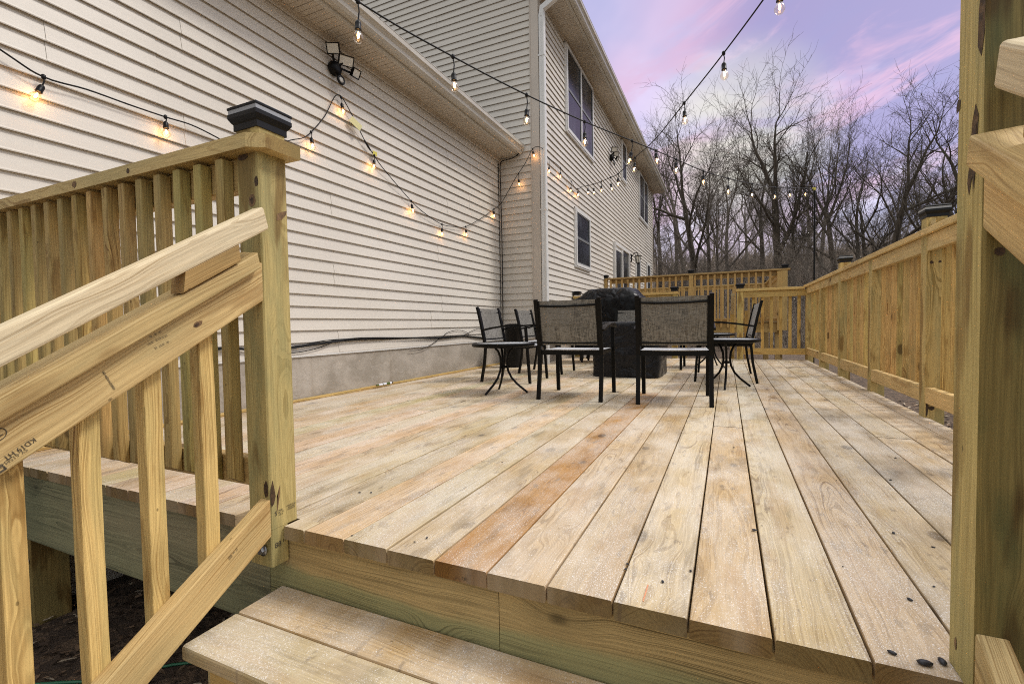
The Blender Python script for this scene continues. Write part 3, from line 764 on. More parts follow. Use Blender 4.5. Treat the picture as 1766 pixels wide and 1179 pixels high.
patch(pL, [(-.004, -.034), (.004, -.028), (.010, -.008), (.006, .020), (.002, .040), (-.004, .022), (-.008, .0)], (-1.155, .900, .100), (1, 0, 0), (0, 1, 0), KNOT)
patch(pL, [(-.002, -.05), (.003, -.03), (.009, .0), (.012, .03), (.007, .02), (.001, -.01)], (-1.155, .914, .09), (1, 0, 0), (0, 1, 0), KNOT2)
patch(pL, [(-.012, -.018), (.006, -.012), (.020, .004), (.024, .016), (.006, .010), (-.010, .0)], (-1.155, .955, .885), (1, 0, 0), (0, 1, 0), KNOT2)
ry = .924
board('bottom_rail', front, (XW + .02, ry, .152), (-1.246, ry, .152), .038, .080, mat=W_RAIL, col=(.88, .80, .66))
board('top_rail', front, (XW + .02, ry, .999), (-1.246, ry, .999), .038, .089, mat=W_RAIL, col=(.85, .78, .64))
k = 0; xl = -1.306
while xl > XW + .03:
    w0 = rng.uniform(-.002, .002)
    board('baluster', front, (xl + .019 + w0, .886, .115 + rng.uniform(-.004, .004)), (xl + .019, .886, 1.035), .0325, .034, up=(0, -1, 0), mat=W_BAL, col=(.80 + .18 * rng.random(), .80 + .1 * rng.random(), .74), cut0=bev(k=.62, side=1))
    xl -= .0966
# cap rail with chamfered outer corner
mb = MB(); zc0, zc1 = 1.045, 1.083
ol = [(XW + .02, .858), (-1.158, .858), (-1.116, .886), (-1.116, .9985), (XW + .02, .9985)]
mb.prism(ol, 2, zc0, zc1)
M = Matrix.Translation((-2.1, .93, 1.064)); o = mb.build('cap_rail', W_RAIL, front, M); o.color = (1.0, .97, .86, 1)
patch(o, oval(.014, .011, seed=5), (-2.02, .858, 1.064), (0, -1, 0), (1, 0, 0), KNOT2); patch(o, oval(.008, .008, seed=6), (-1.70, .858, 1.062), (0, -1, 0), (1, 0, 0), KNOT)

# right side railing
XR = 1.022
side = thing('deck_railing', 'long deck railing on the right running back to the woods', 'railing', (XR + .04, 4.4, 0))
posts_y = [1.16, 2.28, 3.385, 4.49, 5.60, 6.66, 7.78]
for i, yy in enumerate(posts_y):
    tall = i in (0, 2, 4)
    o = board('post', side, (XR + .0445, yy + .0445, -.12), (XR + .0445, yy + .0445, 1.128 if tall else 1.026), .089, .089, up=(0, -1, 0), mat=W_POST, col=(1.12, 1.08, 1.0))
    o.color = (1.14, 1.06, .98, 1)
    if tall: post_cap(o, XR + .0445, yy + .0445, 1.13); cap_band(o, XR + .0445, yy + .0445, 1.13)
    if i == 2:
        for (dx, zz, a, b) in ((.022, .875, .009, .009), (.058, .877, .007, .007), (.03, .055, .014, .012)): patch(o, oval(a, b, seed=i + int(dx * 100)), (XR + dx, yy, zz), (0, -1, 0), (1, 0, 0), KNOT)
        patch(o, [(-.008, -.05), (.0, -.03), (.004, .02), (-.002, .05), (-.008, .03)], (XR + .014, yy, .05), (0, -1, 0), (1, 0, 0), KNOT)
    if i == 3:
        patch(o, oval(.011, .010, seed=9), (XR + .02, yy, .962), (0, -1, 0), (1, 0, 0), KNOT)
    if i + 1 < len(posts_y):
        y1 = posts_y[i + 1]
        board('bottom_rail', side, (XR + .021, yy + .0905, .128), (XR + .021, y1 - .0015, .128), .038, .092, mat=W_RAIL, col=(1.12, 1.05, .95))
        board('top_rail', side, (XR + .021, yy + .0905, .982), (XR + .021, y1 - .0015, .982), .038, .088, mat=W_RAIL, col=(1.1, 1.03, .93))
    yb = yy + .16
    while i + 1 < len(posts_y) and yb < posts_y[i + 1] - .03:
        board('baluster', side, (XR + .060, yb, .08), (XR + .060, yb, 1.024), (.0345), .0345, up=(-1, 0, 0), mat=W_BAL, col=(1.05 + .2 * rng.random(), 1.03 + .12 * rng.random(), .95)); yb += .1225
for a, b in ((.94, 3.43), (3.433, 5.4), (5.403, 7.91)):
    board('cap_rail', side, (XR + .052, a, 1.046), (XR + .052, b, 1.046), .14, .036, mat=W_RAIL, col=(1.15, 1.08, .97))
board('block', side, (XR + .03, 3.30, 1.085), (XR + .03, 3.375, 1.085), .038, .04, mat=W_RAIL)

# far railing, right and left of the opening
farr = thing('deck_railing', 'short far deck railing section right of the opening, joining the long right railing', 'railing', (.6, 7.82, 0))
fy = 7.80
p = board('post', farr, (.182, fy + .02, -.1), (.182, fy + .02, 1.03), .086, .086, up=(0, -1, 0), mat=W_POST, col=(1.35, 1.2, .95)); small_cap(p, .182, fy + .02, 1.075)
board('bottom_rail', farr, (.227, fy + .01, .118), (XR - .002, fy + .01, .118), .038, .09, mat=W_RAIL, col=(1.0, .88, .6))
board('top_rail', farr, (.227, fy + .01, .955), (XR - .002, fy + .01, .955), .038, .089, mat=W_RAIL, col=(1.0, .9, .62))
board('cap_rail', farr, (.125, fy + .03, 1.022), (XR - .02, fy + .03, 1.022), .14, .038, mat=W_RAIL, col=(1.05, .95, .7))
for xx in (.36, .478, .596, .714, .832, .943): board('baluster', farr, (xx, fy + .05, .07), (xx, fy + .05, 1.0), .038, .038, up=(0, -1, 0), mat=W_BAL, col=(1.15, 1.05, .8))
farl = thing('deck_railing', 'far deck railing section behind the covered grill, left of the opening', 'railing', (-1.6, 7.82, 0))
for xx in (-.745, -2.33):
    p = board('post', farl, (xx, fy + .02, -.1), (xx, fy + .02, 1.03), .086, .086, up=(0, -1, 0), mat=W_POST, col=(1.1, 1.0, .75)); small_cap(p, xx, fy + .02, 1.075)
board('bottom_rail', farl, (-2.285, fy + .01, .118), (-.79, fy + .01, .118), .038, .09, mat=W_RAIL, col=(1, .88, .6))
board('top_rail', farl, (-2.285, fy + .01, .955), (-.79, fy + .01, .955), .038, .089, mat=W_RAIL, col=(1, .9, .62))
board('cap_rail', farl, (-2.39, fy + .03, 1.022), (-.69, fy + .03, 1.022), .14, .038, mat=W_RAIL, col=(1.05, .95, .7))
for k in range(12): board('baluster', farl, (-2.18 + k * .118, fy + .05, .07), (-2.18 + k * .118, fy + .05, 1.0), .038, .038, up=(0, -1, 0), mat=W_BAL, col=(1.1, 1.0, .75))
# small stair down through the opening, with its low rail
st2 = thing('stair_rail', 'low wooden stair rail beyond the opening in the far railing', 'railing', (.1, 8.2, -.7))
board('post', st2, (.085, 8.55, -.85), (.085, 8.55, .74), .06, .06, up=(0, -1, 0), mat=W_BAL, col=(1.15, 1, .7))
board('handrail', st2, (.085, 7.94, .97), (.085, 8.60, .66), .05, .038, mat=W_HAND)
board('post', st2, (.30, 8.9, -.85), (.30, 8.9, .74), .05, .05, up=(0, -1, 0), mat=W_BAL, col=(.95, .75, .5))
board('bottom_rail', st2, (.085, 7.94, .30), (.085, 8.52, .02), .038, .08, mat=W_RAIL)
st3 = thing('stair_steps', 'wooden steps going down beyond the far opening', 'steps', (-.3, 8.2, -.7))
for k in range(3): board('tread', st3, (-.68, 7.97 + .28 * k, -.2 - .19 * k), (.05, 7.97 + .28 * k, -.2 - .19 * k), .27, .038, mat=W_DECK)
board('stringer', st3, (.03, 7.84, -.24), (.03, 8.75, -.85), .038, .2, mat=W_RIM)
board('stringer', st3, (-.66, 7.84, -.24), (-.66, 8.75, -.85), .038, .2, mat=W_RIM)

# ------------------------------------------------------------------ upper deck beyond
YU = 10.12; ZD = .555
up = thing('upper_deck', 'higher wooden deck by the sliding door behind the grill', 'deck', (-.7, 11.8, -.8))
board('rim_joist', up, (XM + .03, YU + .04, ZD - .115), (.93, YU + .04, ZD - .115), .038, .185, mat=W_FAR, col=(.95, .95, .9))
board('rim_joist', up, (.94, YU + .06, ZD - .115), (.94, 13.7, ZD - .115), .038, .185, mat=W_FAR)
for k in range(24):
    board('deck_board', up, (XM + .03 + .07 + k * .1435, YU, ZD - .012), (XM + .03 + .07 + k * .1435, 13.75, ZD - .012), .14, .025, mat=W_DECK, col=(.9, .85, .75)) if XM + .1 + k * .1435 < .95 else None
for xx, yy in ((.9, YU + .15), (-.8, YU + .15), (-2.2, YU + .15), (.9, 13.5), (-2.2, 13.5)): board('support_post', up, (xx, yy, -1.2), (xx, yy, ZD - .21), .12, .12, up=(0, 1, 0), mat=W_FAR)
ur = thing('deck_railing', 'golden brown railing of the higher deck beyond, seen over the grill', 'railing', (-.7, YU, ZD))
def uprail(x0, x1, y, along_x=True, cap=True, step=.121, low=ZD + .0):
    if along_x:
        board('cap_rail', ur, (x0, y, 1.516), (x1, y, 1.516), .14, .032, mat=W_FAR, col=(.95, .88, .85))
        board('top_rail', ur, (x0 + .1, y + .04, 1.455), (x1 - .15, y + .04, 1.455), .038, .085, mat=W_FAR)
        board('bottom_rail', ur, (x0 + .1, y + .04, ZD + .03), (x1 - .15, y + .04, ZD + .03), .038, .05, mat=W_FAR, col=(.8, .75, .7))
uprail(XM + .03, 1.07, YU + .02)
for xx, cp_ in ((-2.38, 1), (-.648, 1), (.90, 0), (.984, 1)):
    p = board('post', ur, (xx, YU + .0, .385), (xx, YU + .0, 1.53 if cp_ else 1.49), .085, .085, up=(0, -1, 0), mat=W_FAR, col=(1.08, 1.04, .95))
    if cp_: small_cap(p, xx, YU, 1.56)
xx = -.457
for k in range(-16, 12):
    px_ = -.457 + .1204 * k
    if px_ < -2.3 or abs(px_ + .648) < .06 or px_ > .84: continue
    board('baluster', ur, (px_, YU - .01, .44 if px_ > -.2 else .44), (px_, YU - .01, 1.49), .038, .038, up=(0, -1, 0), mat=W_FAR, col=(1.1, 1.0, .9))
ur2 = thing('deck_railing', 'farthest railing on the back edge of the higher deck', 'railing', (-.7, 13.7, ZD))
board('cap_rail', ur2, (XM + .05, 13.7, 1.515), (.97, 13.7, 1.515), .14, .032, mat=W_FAR)
board('top_rail', ur2, (XM + .05, 13.7, 1.455), (.93, 13.7, 1.455), .038, .085, mat=W_FAR)
board('bottom_rail', ur2, (XM + .05, 13.7, ZD + .06), (.93, 13.7, ZD + .06), .038, .08, mat=W_FAR)
for k in range(27): board('baluster', ur2, (XM + .15 + k * .121, 13.67, .5), (XM + .15 + k * .121, 13.67, 1.49), .038, .038, up=(0, -1, 0), mat=W_FAR)
for xx in (-.8, .93):
    p = board('post', ur2, (xx, 13.68, .385), (xx, 13.68, 1.53), .085, .085, up=(0, -1, 0), mat=W_FAR); small_cap(p, xx, 13.68, 1.56)
ur3 = thing('deck_railing', 'right hand side railing of the higher deck, seen end on', 'railing', (.95, 12, ZD))
board('cap_rail', ur3, (.95, YU + .12, 1.515), (.95, 13.62, 1.515), .14, .032, mat=W_FAR)
board('top_rail', ur3, (.95, YU + .12, 1.455), (.95, 13.62, 1.455), .038, .085, mat=W_FAR)
board('bottom_rail', ur3, (.95, YU + .12, ZD + .06), (.95, 13.62, ZD + .06), .038, .08, mat=W_FAR)
for k in range(28): board('baluster', ur3, (.98, YU + .2 + k * .121, .5), (.98, YU + .2 + k * .121, 1.49), .038, .038, up=(-1, 0, 0), mat=W_FAR)

# ================================================================== STAIRS
stair = thing('deck_stairs', 'pale wooden steps dusted with sleet leading up to the deck', 'stairs', (-.41, .4, -.8))
TX0, TX1 = -1.181, .375
for k in range(4):
    zt = -.187 * (k + 1) ; yb = .948 - .287 * k
    if k == 3: break
    board('tread', stair, (TX0, yb - .0705, zt - .019), (TX1, yb - .0705, zt - .019), .141, .038, mat=W_DECK, col=(.94, .86, .74) if k == 0 else (.95, .9, .8), cha=.005)
    board('tread', stair, (TX0 + .002, yb - .2145, zt - .019), (TX1, yb - .2145, zt - .019), .141, .038, mat=W_DECK, col=(.88, .84, .70), cha=.007)
    board('riser', stair, (TX0 + .075, yb - .258, zt - .1135), (TX1 - .06, yb - .258, zt - .1135), .019, .147, up=(0, 0, 1), mat=W_RAIL, col=(.8, .74, .6))
for xx in (TX0 + .055, TX1 - .04):
    mb = MB(); pr = [(.949, -.2255), (.949, -.42), (.03, -.80), (-.02, -.80)]
    sty = [(.949, -.2255), (.70, -.2255), (.70, -.4125), (.413, -.4125), (.413, -.5995), (.126, -.5995), (.126, -.79), (.20, -.79), (.949, -.44)]
    mb.prism(sty, 0, xx - .019, xx + .019); mb.build('stringer', W_RAIL, stair, Matrix.Translation((xx, .5, -.4)), recalc=True)

SL = .62
def stair_rail(xin, sgn, dz, label):
    """sgn=+1: the rail on the left, its inner face looks to +X. xin = x of the face flush with the post"""
    T = thing('stair_railing', label, 'railing', (xin, .4, -.7))
    def ln(y, z0): return z0 + SL * (y - .893)
    vcut = SL
    ye, y0 = .8925, -.09
    xc = xin - sgn * .019
    n = Vector((0, -SL, 1)).normalized()
    def sl(name, xc, ya, yb, zc_at, wid, thk, mat, col, c0=None, c1=None, **kw):
        """sloped member: centre line height zc_at at y=.893"""
        o = board(name, T, (xc, ya, zc_at + SL * (ya - .893)), (xc, yb, zc_at + SL * (yb - .893)), wid, thk, up=(0, 0, 1), mat=mat, col=col, cut0=c0 if c0 is not None else 0, cut1=c1 if c1 is not None else 0, **kw)
        return o
    plumb = -SL   # end cut so that the end face is vertical (x_local offset = -SL*z_local... )
    th = .089
    # 2x4 top rail on edge; vertical height .105
    zc = .692 + dz
    tr = sl('top_rail', xc, y0, ye, zc, .038, th, W_RAIL, (1.06, 1.0, .92), None, lambda yv, zv: zv * SL)
    # cap board, flat
    capc = xin - sgn * .019
    ca = board('cap_rail', T, (capc, y0 - .03, .762 + dz + SL * (y0 - .03 - .893)), (capc, .884, .762 + dz + SL * (.884 - .893)), .0955, .038, up=(0, 0, 1), mat=W_RAIL, col=(1.04, .98, .88),
               cut0=0, cut1=lambda yv, zv: zv * .35 - (max(0, -sgn * yv * 1.0 - .02) * .9))
    # bottom rail 2x4 on edge
    br = sl('bottom_rail', xc, y0, .8922, .036 if sgn > 0 else .048, .038, th, W_RAIL, (1.12, 1.06, .98), None, lambda yv, zv: zv * SL)
    # balusters, nailed on the outer side, square cut top, bevelled foot
    ys = [.155, .275, .392, .513, .633, .755] if sgn > 0 else [.155, .275, .392, .513, .633, .755]
    xb = xin - sgn * (.038 + .0195)
    for yy in [.035] + ys:
        zt = .70 + dz + SL * (yy - .893); zb = -.028 + SL * (yy - .893)
        board('baluster', T, (xb, yy, zb), (xb, yy, zt), .038, .038, up=(-sgn, 0, 0), mat=W_BAL, col=(1.28, 1.24, 1.15), cut0=lambda yv, zv: (zv + .019) * 1.1, nx=4, warp=rng.uniform(-.003, .003))
    # gripping handrail on blocks
    hx = xin + sgn * .018 if sgn > 0 else xin + .022
    hr = sl('handrail', hx, y0 - .1, .885 if sgn > 0 else .870, .866 + dz - (.0 if sgn > 0 else -.006), .044, .056, W_HAND, (1.06, 1.02, .98), None, lambda yv, zv: zv * .3 - abs(zv) * .35, cha=.0055)
    for yb_ in (.735, .1):
        bl = board('block', T, (hx - sgn * .006, yb_ - .068, .812 + dz + SL * (yb_ - .068 - .893)), (hx - sgn * .006, yb_ + .068, .812 + dz + SL * (yb_ + .068 - .893)), .05, .040, up=(0, 0, 1), mat=W_RAIL, col=(.74, .64, .50), cut0=lambda yv, zv: zv * .8, cut1=lambda yv, zv: zv * .5)
    nw = board('newel_post', T, (xc, y0 - .0465, -.95), (xc, y0 - .0465, .42 + dz), .089, .089, up=(0, -1, 0), mat=W_POST)
    return T, tr, br
TL, trL, brL = stair_rail(-1.155, 1, 0, 'sloping stair railing on the left side of the steps, with a stamped top rail')
TR_, trR, brR = stair_rail(.332, -1, .048, 'sloping stair railing on the right side of the steps, cut by the picture edge')

rp = thing('corner_post', 'thick greenish post with a split dark edge at the right of the steps', 'post', (.3765, .9375, 0))
pR = big_post(rp, .332, col=(1.05, 1.07, 1.0), dark_front=True)
cp2 = post_cap(pR, .3765, .9375, 1.114)
# wane: bark-brown streak and torn edge on the left face of that post
BARKW = simple('wane_bark', (.085, .050, .022), .85, nscale=70, namp=.6, bump=.8, bscale=90)
patch(pR, [(-.014, -.055), (-.004, -.075), (.006, -.05), (.010, -.005), (.018, .035), (.012, .055), (.003, .03), (-.008, .0)], (.332, .925, .80), (-1, 0, 0), (0, 1, 0), BARKW)
patch(pR, [(-.004, -.05), (.004, -.04), (.006, .01), (.002, .05), (-.003, .02)], (.332, .921, .795), (-1, 0, 0), (0, 1, 0), KNOT, .0011)
patch(pR, [(-.010, -.045), (.003, -.05), (.010, -.02), (.012, .03), (.0, .05), (-.008, .02)], (.332, .906, .985), (-1, 0, 0), (0, 1, 0), BARKW)
patch(pR, [(-.006, -.008), (.004, -.012), (.009, -.002), (.008, .010), (-.004, .006)], (.332, .976, .893), (-1, 0, 0), (0, 1, 0), KNOT)
patch(pR, oval(.004, .010, seed=12), (.332, .955, .045), (-1, 0, 0), (0, 1, 0), KNOT2)
patch(pR, oval(.006, .006, seed=13), (.350, .893, .655), (0, -1, 0), (1, 0, 0), KNOT)
patch(brR, oval(.008, .006, seed=14), (.354, .80, .060 + .05), (0, -.53, .85), (1, 0, 0), KNOT, .0065)
patch(trL, oval(.012, .006, seed=15), (-1.155, .715, .577), (1, 0, 0), (0, .85, .53), KNOT2)
patch(trL, oval(.006, .003, seed=16), (-1.155, .713, .576), (1, 0, 0), (0, .85, .53), KNOT, .001)

# stamps (inked letters on the lumber)
def stamp(parent, text, pos, N, U, size, mat=INK, lift=.0009, name='stamp'):
    """text in the face plane; U = reading direction, N = outward normal"""
    cu = bpy.data.curves.new(name, 'FONT'); cu.body = text; cu.size = size; cu.extrude = .0001; cu.align_x = 'CENTER'; cu.align_y = 'CENTER'
    tmp = bpy.data.objects.new(name + '_src', cu); COL.objects.link(tmp)
    dg = bpy.context.evaluated_depsgraph_get(); me = bpy.data.meshes.new_from_object(tmp.evaluated_get(dg))
    bpy.data.objects.remove(tmp); bpy.data.curves.remove(cu)
    N = Vector(N).normalized(); U = Vector(U).normalized(); V = N.cross(U)
    M = Matrix(((U.x, V.x, N.x, pos[0] + N.x * lift), (U.y, V.y, N.y, pos[1] + N.y * lift), (U.z, V.z, N.z, pos[2] + N.z * lift), (0, 0, 0, 1)))
    me.materials.clear(); me.materials.append(mat)
    return link(bpy.data.objects.new(name, me), parent, M)
sN = (1, 0, 0); sU = (0, -.85, -.527)
xs_ = -1.155
stamp(trL, 'KD19 HT', (xs_, .3935, .355), sN, sU, .0125)
stamp(trL, 'SY-615M-Z', (xs_, .384, .341), sN, sU, .0095, INK2)
stamp(trL, 'TP', (xs_, .364, .386), sN, sU, .014)
mbx = MB()
ringv = []
for i in range(20):
    a0 = 2 * pi * i / 20; a1 = 2 * pi * (i + 1) / 20
    U_ = Vector((0, .85, .527)); V_ = Vector((0, -.527, .85)); c_ = Vector((xs_ + .0009, .365, .386))
    q = [c_ + U_ * r * cos(a) + V_ * r * .8 * sin(a) for r, a in ((.0125, a0), (.0140, a0), (.0140, a1), (.0125, a1))]
    mbx.add(q, [(0, 1, 2, 3)])
mbx.build('stamp_ring', INK, trL)
mbx = MB(); c_ = Vector((xs_ + .0009, .366, .325))
for (u0, v0, u1, v1) in ((-.006, -.006, .008, -.003), (-.006, .003, .008, .006), (.0055, -.0028, .008, .0028)):
    mbx.add([c_ + U_ * u + V_ * v for u, v in ((u0, v0), (u1, v0), (u1, v1), (u0, v1))], [(0, 1, 2, 3)])
mbx.build('stamp_corner', INK, trL)
stamp(trL, '00146054420000', (xs_, .531, .462), sN, (0, .42, -.9), .0062)
for dy, dz_, tx in ((0, .012, '= = ='), (.004, 0, '== ===='), (.012, -.012, '= == =')): stamp(trL, tx, (xs_, .622 + dy, .542 + dz_), sN, (0, .9, .42), .012, INK2)
stamp(brL, '|||| = //', (xs_, .78, -.012), sN, (0, .85, .527), .011, INK2)
# plant stamp on the corner post, its right face
for dy, tx, s in ((0, 'YPMC', .0062), (-.006, 'MC 19', .0062), (-.012, '2 0.15', .0062)):
    stamp(pL, tx, (-1.155, .925, .048 + dy), sN, (0, 1, 0), s)
for dy, tx in ((0, 'AWPA UC4A'), (-.0055, 'GROUND'), (-.011, 'CONTACT')): stamp(pL, tx, (-1.155, .960, .052 + dy), sN, (0, 1, 0), .0055)
stamp(pL, 'S', (-1.155, .909, .043), sN, (0, 1, 0), .018)
stamp(pL, '88', (-1.1555, .913, -.047), sN, (0, 1, 0), .021)
stamp(pL, 'HT', (-1.1555, .937, -.043), sN, (0, 1, 0), .012)
stamp(deck, 'RRI', (-.555, YF - .0045, -.026), (0, -1, 0), (1, 0, 0), .011)
# orange chalk line on a board end
CHALK = simple('orange_chalk', (.70, .30, .16), .8, nscale=200, namp=.3)
mb = MB(); mb.box((-.155, .955, .0002), (-.1525, 1.02, .0007)); mb.build('chalk_line', CHALK, deck)

# ================================================================== FURNITURE
def grid(mb, fn, nu, nv, thick=0, smooth=True):
    vs = [fn(i / nu, j / nv) for j in range(nv + 1) for i in range(nu + 1)]
    fs = [(j * (nu + 1) + i, j * (nu + 1) + i + 1, (j + 1) * (nu + 1) + i + 1, (j + 1) * (nu + 1) + i) for j in range(nv) for i in range(nu)]
    mb.add(vs, fs, smooth)
def make_chair(name, label, cat, W=.49, group=None):
    """faces +Y; black tube frame, sling seat and back, flat curved arms"""
    T = thing(name, label, cat, (0, 0, 0), 0, group)
    h = W / 2 - .012
    for s in (-1, 1):
        mb = MB()
        mb.tube([(s * h, -.262, 0), (s * h, -.225, .19), (s * h, -.212, .34), (s * h, -.222, .40), (s * h, -.262, .60), (s * h, -.298, .748)], 0, 4, True, False, (.014, .011, (0, 1, 0)))
        mb.build('rear_leg', BLACK, T)
        mb = MB()
        mb.tube([(s * h, .262, 0), (s * h, .248, .20), (s * h, .236, .37), (s * h, .225, .535)], 0, 4, True, False, (.014, .011, (0, 1, 0)))
        mb.build('front_leg', BLACK, T)
        mb = MB()
        mb.tube([(s * (h + .004), -.246, .515), (s * (h + .006), -.12, .538), (s * (h + .006), .02, .556), (s * (h + .006), .14, .561), (s * (h + .004), .23, .552), (s * (h + .002), .268, .535)], 0, 4, True, False, (.023, .008, (0, 0, 1)))
        mb.build('armrest', BLACK, T)
    mb = MB(); q = h - .014
    for s in (-1, 1):
        mb.tube([(s * q, -.205, .352), (s * q, .0, .350), (s * q, .235, .352)], 0, 4, True, False, (.011, .016, (0, 0, 1)))
    mb.tube([(-q - .004, -.208, .350), (q + .004, -.208, .350)], 0, 4, True, False, (.009, .016, (0, 0, 1)))
    mb.tube([(-q - .004, .232, .350), (q + .004, .232, .350)], 0, 4, True, False, (.009, .016, (0, 0, 1)))
    mb.build('seat_frame', BLACK, T)
    mb = MB(); b = h - .014
    for s in (-1, 1):
        mb.tube([(s * b, -.222, .405), (s * b, -.258, .59), (s * b, -.292, .735)], 0, 4, True, False, (.012, .009, (0, 1, 0)))
        for zz, yy in ((.45, -.240), (.69, -.288)): mb.lathe([(.006, -.003), (.006, .003)], n=8, M=Matrix.Translation((s * (b - .004), yy, zz)) @ Matrix.Rotation(pi / 2, 4, 'X'))
    mb.tube([(-b, -.286, .700), (-b * .5, -.300, .694), (0, -.305, .692), (b * .5, -.300, .694), (b, -.286, .700)], .0075, 8)
    mb.tube([(-b, -.232, .424), (b, -.232, .424)], .0065, 8)
    mb.build('back_frame', BLACK, T)
    def back(u, v):
        x = (-1 + 2 * u) * (b - .004); z = .408 + v * .327
        y = -.221 - (z - .405) * .215 - .022 * (1 - (2 * u - 1) ** 2) * sin(pi * min(1, v * .9 + .1)) * .9
        return (x, y, z)
    mb = MB(); grid(mb, back, 12, 10); mb.build('back_sling', FABRIC, T)
    def seat(u, v):
        x = (-1 + 2 * u) * (q + .004); y = -.205 + v * .465
        z = .369 - .014 * (1 - (2 * u - 1) ** 2) * sin(pi * v) + (.004 if v < .02 else 0) - (.012 if v > .97 else 0)
        return (x, y, z)
    mb = MB(); grid(mb, seat, 12, 12); mb.build('seat_sling', FABRIC, T)
    for nm, fn in (): pass
    return T
def place(T, x, y, deg, label):
    return dup(T, Matrix.Translation((x, y, 0)) @ Matrix.Rotation(R(deg), 4, 'Z'), label)
ch = make_chair('patio_chair', 'black framed sling chair with its back to the camera, left of the near pair', 'chair', .495, 'patio chairs round the covered fire pit')
place(ch, -.345, 3.585, 4.5, 'black framed sling chair with its back to the camera, right of the near pair')
place(ch, -1.975, 4.385, -90, 'grey sling chair nearest the siding wall, behind the left round table')
place(ch, -1.945, 5.25, -90, 'second grey sling chair along the wall, beside the black bin')
M0 = Matrix.Translation((-1.065, 3.56, 0)) @ Matrix.Rotation(R(2.0), 4, 'Z')
ch.matrix_basis = M0
WIDE = make_chair('patio_loveseat', 'wide black sling seat facing left at the right end of the group', 'bench', .90, 'wide sling seats round the covered fire pit')
dup(WIDE, Matrix.Translation((-.93, 6.12, 0)) @ Matrix.Rotation(R(180), 4, 'Z'), 'wide grey sling seat facing the camera behind the covered fire pit')
WIDE.matrix_basis = Matrix.Translation((-.018, 5.205, 0)) @ Matrix.Rotation(R(91), 4, 'Z')

def make_table():
    T = thing('side_table', 'small round black side table left of the near chairs', 'side table', group='round side tables')
    mb = MB(); mb.lathe([(.243, .392), (.252, .386), (.262, .392), (.264, .408), (.258, .4175), (.247, .4175), (.243, .412)], n=48); mb.build('table_rim', BLACK, T)
    mb = MB(); mb.lathe([(.2435, .404), (.2435, .4135)], n=48); mb.build('table_top', GLASSTOP, T)
    for k in range(3):
        an = k * 2 * pi / 3; c, s = cos(an), sin(an)
        pr = [(.205, .004), (.165, .035), (.115, .075), (.068, .125), (.038, .185), (.030, .24), (.036, .30), (.060, .35), (.105, .388)]
        mb = MB(); mb.tube([(r * c, r * s, z) for r, z in pr], .0095, 8); mb.build('leg', BLACK, T)
    mb = MB(); mb.lathe([(.026, .205), (.026, .225)], n=16); mb.build('leg_ring', BLACK, T)
    return T
tb = make_table()
dup(tb, Matrix.Translation((.0, 4.43, 0)) @ Matrix.Rotation(R(-94), 4, 'Z'), 'round black side table with a frosted top right of the near chairs')
dup(tb, Matrix.Translation((-.165, 6.40, 0)) @ Matrix.Rotation(R(75), 4, 'Z'), 'third round side table farther back, mostly hidden behind the right chair')
tb.matrix_basis = Matrix.Translation((-1.70, 3.545, 0)) @ Matrix.Rotation(R(-112), 4, 'Z')

# covered fire pit
def cover_box(name, x0, x1, y0, y1, top, parent=None, seed=3, bot=.004):
    mb = MB(); n = 22; nz = 26
    cx, cy = (x0 + x1) / 2, (y0 + y1) / 2; hx, hy = (x1 - x0) / 2, (y1 - y0) / 2
    per = []
    for i in range(n): per.append((-1 + 2 * i / n, -1))
    for i in range(n): per.append((1, -1 + 2 * i / n))
    for i in range(n): per.append((1 - 2 * i / n, 1))
    for i in range(n): per.append((-1, 1 - 2 * i / n))
    rings = []
    for j in range(nz + 1):
        z = bot + (top - bot) * j / nz; ring = []
        for (a, b) in per:
            k = .965 + .02 * (1 - j / nz)
            L = max(abs(a), abs(b)); rr = (abs(a) ** 7 + abs(b) ** 7) ** (1 / 7)
            q = Vector((a / rr * hx * k, b / rr * hy * k, z))
            d = noise.noise(Vector((q.x * 4 + seed, q.y * 4, z * 5))) * .020 + noise.noise(Vector((q.x * 11, q.y * 11 + seed, z * 6))) * .008
            crease = -.006 * math.exp(-((z - top * .36) / .012) ** 2) - .006 * math.exp(-((z - top * .68) / .010) ** 2) + .007 * math.exp(-((z - top * .40) / .02) ** 2)
            d += crease
            if j == nz: d -= .012
            m_ = Vector((a, b, 0)).normalized(); q += m_ * d; ring.append((cx + q.x, cy + q.y, z if j < nz else top - .006))
        rings.append(ring)
    m = len(per); vs = [p for r in rings for p in r]; fs = []
    for j in range(nz):
        for i in range(m): fs.append((j * m + i, j * m + (i + 1) % m, (j + 1) * m + (i + 1) % m, (j + 1) * m + i))
    mb.add(vs, fs, True)
    prev = rings[-1]
    for s_ in (.85, .6, .3, .02):
        cur = [(cx + (p[0] - cx) * s_, cy + (p[1] - cy) * s_, top + .004 - .012 * (1 - s_) + .006 * noise.noise(Vector((p[0] * 6 * s_, p[1] * 6 * s_, seed)))) for p in rings[-1]]
        vs = prev + cur; mb.add(vs, [(i, (i + 1) % m, m + (i + 1) % m, m + i) for i in range(m)], True); prev = cur
    return mb
mb = cover_box('c', -1.335, -.600, 4.885, 5.66, .578)
o = mb.build('fire_pit_cover', VINYL2, None, Matrix.Translation((-.97, 5.28, 0))); tag(o, 'square fire pit under a wrinkled black cover between the chairs', 'fire pit')

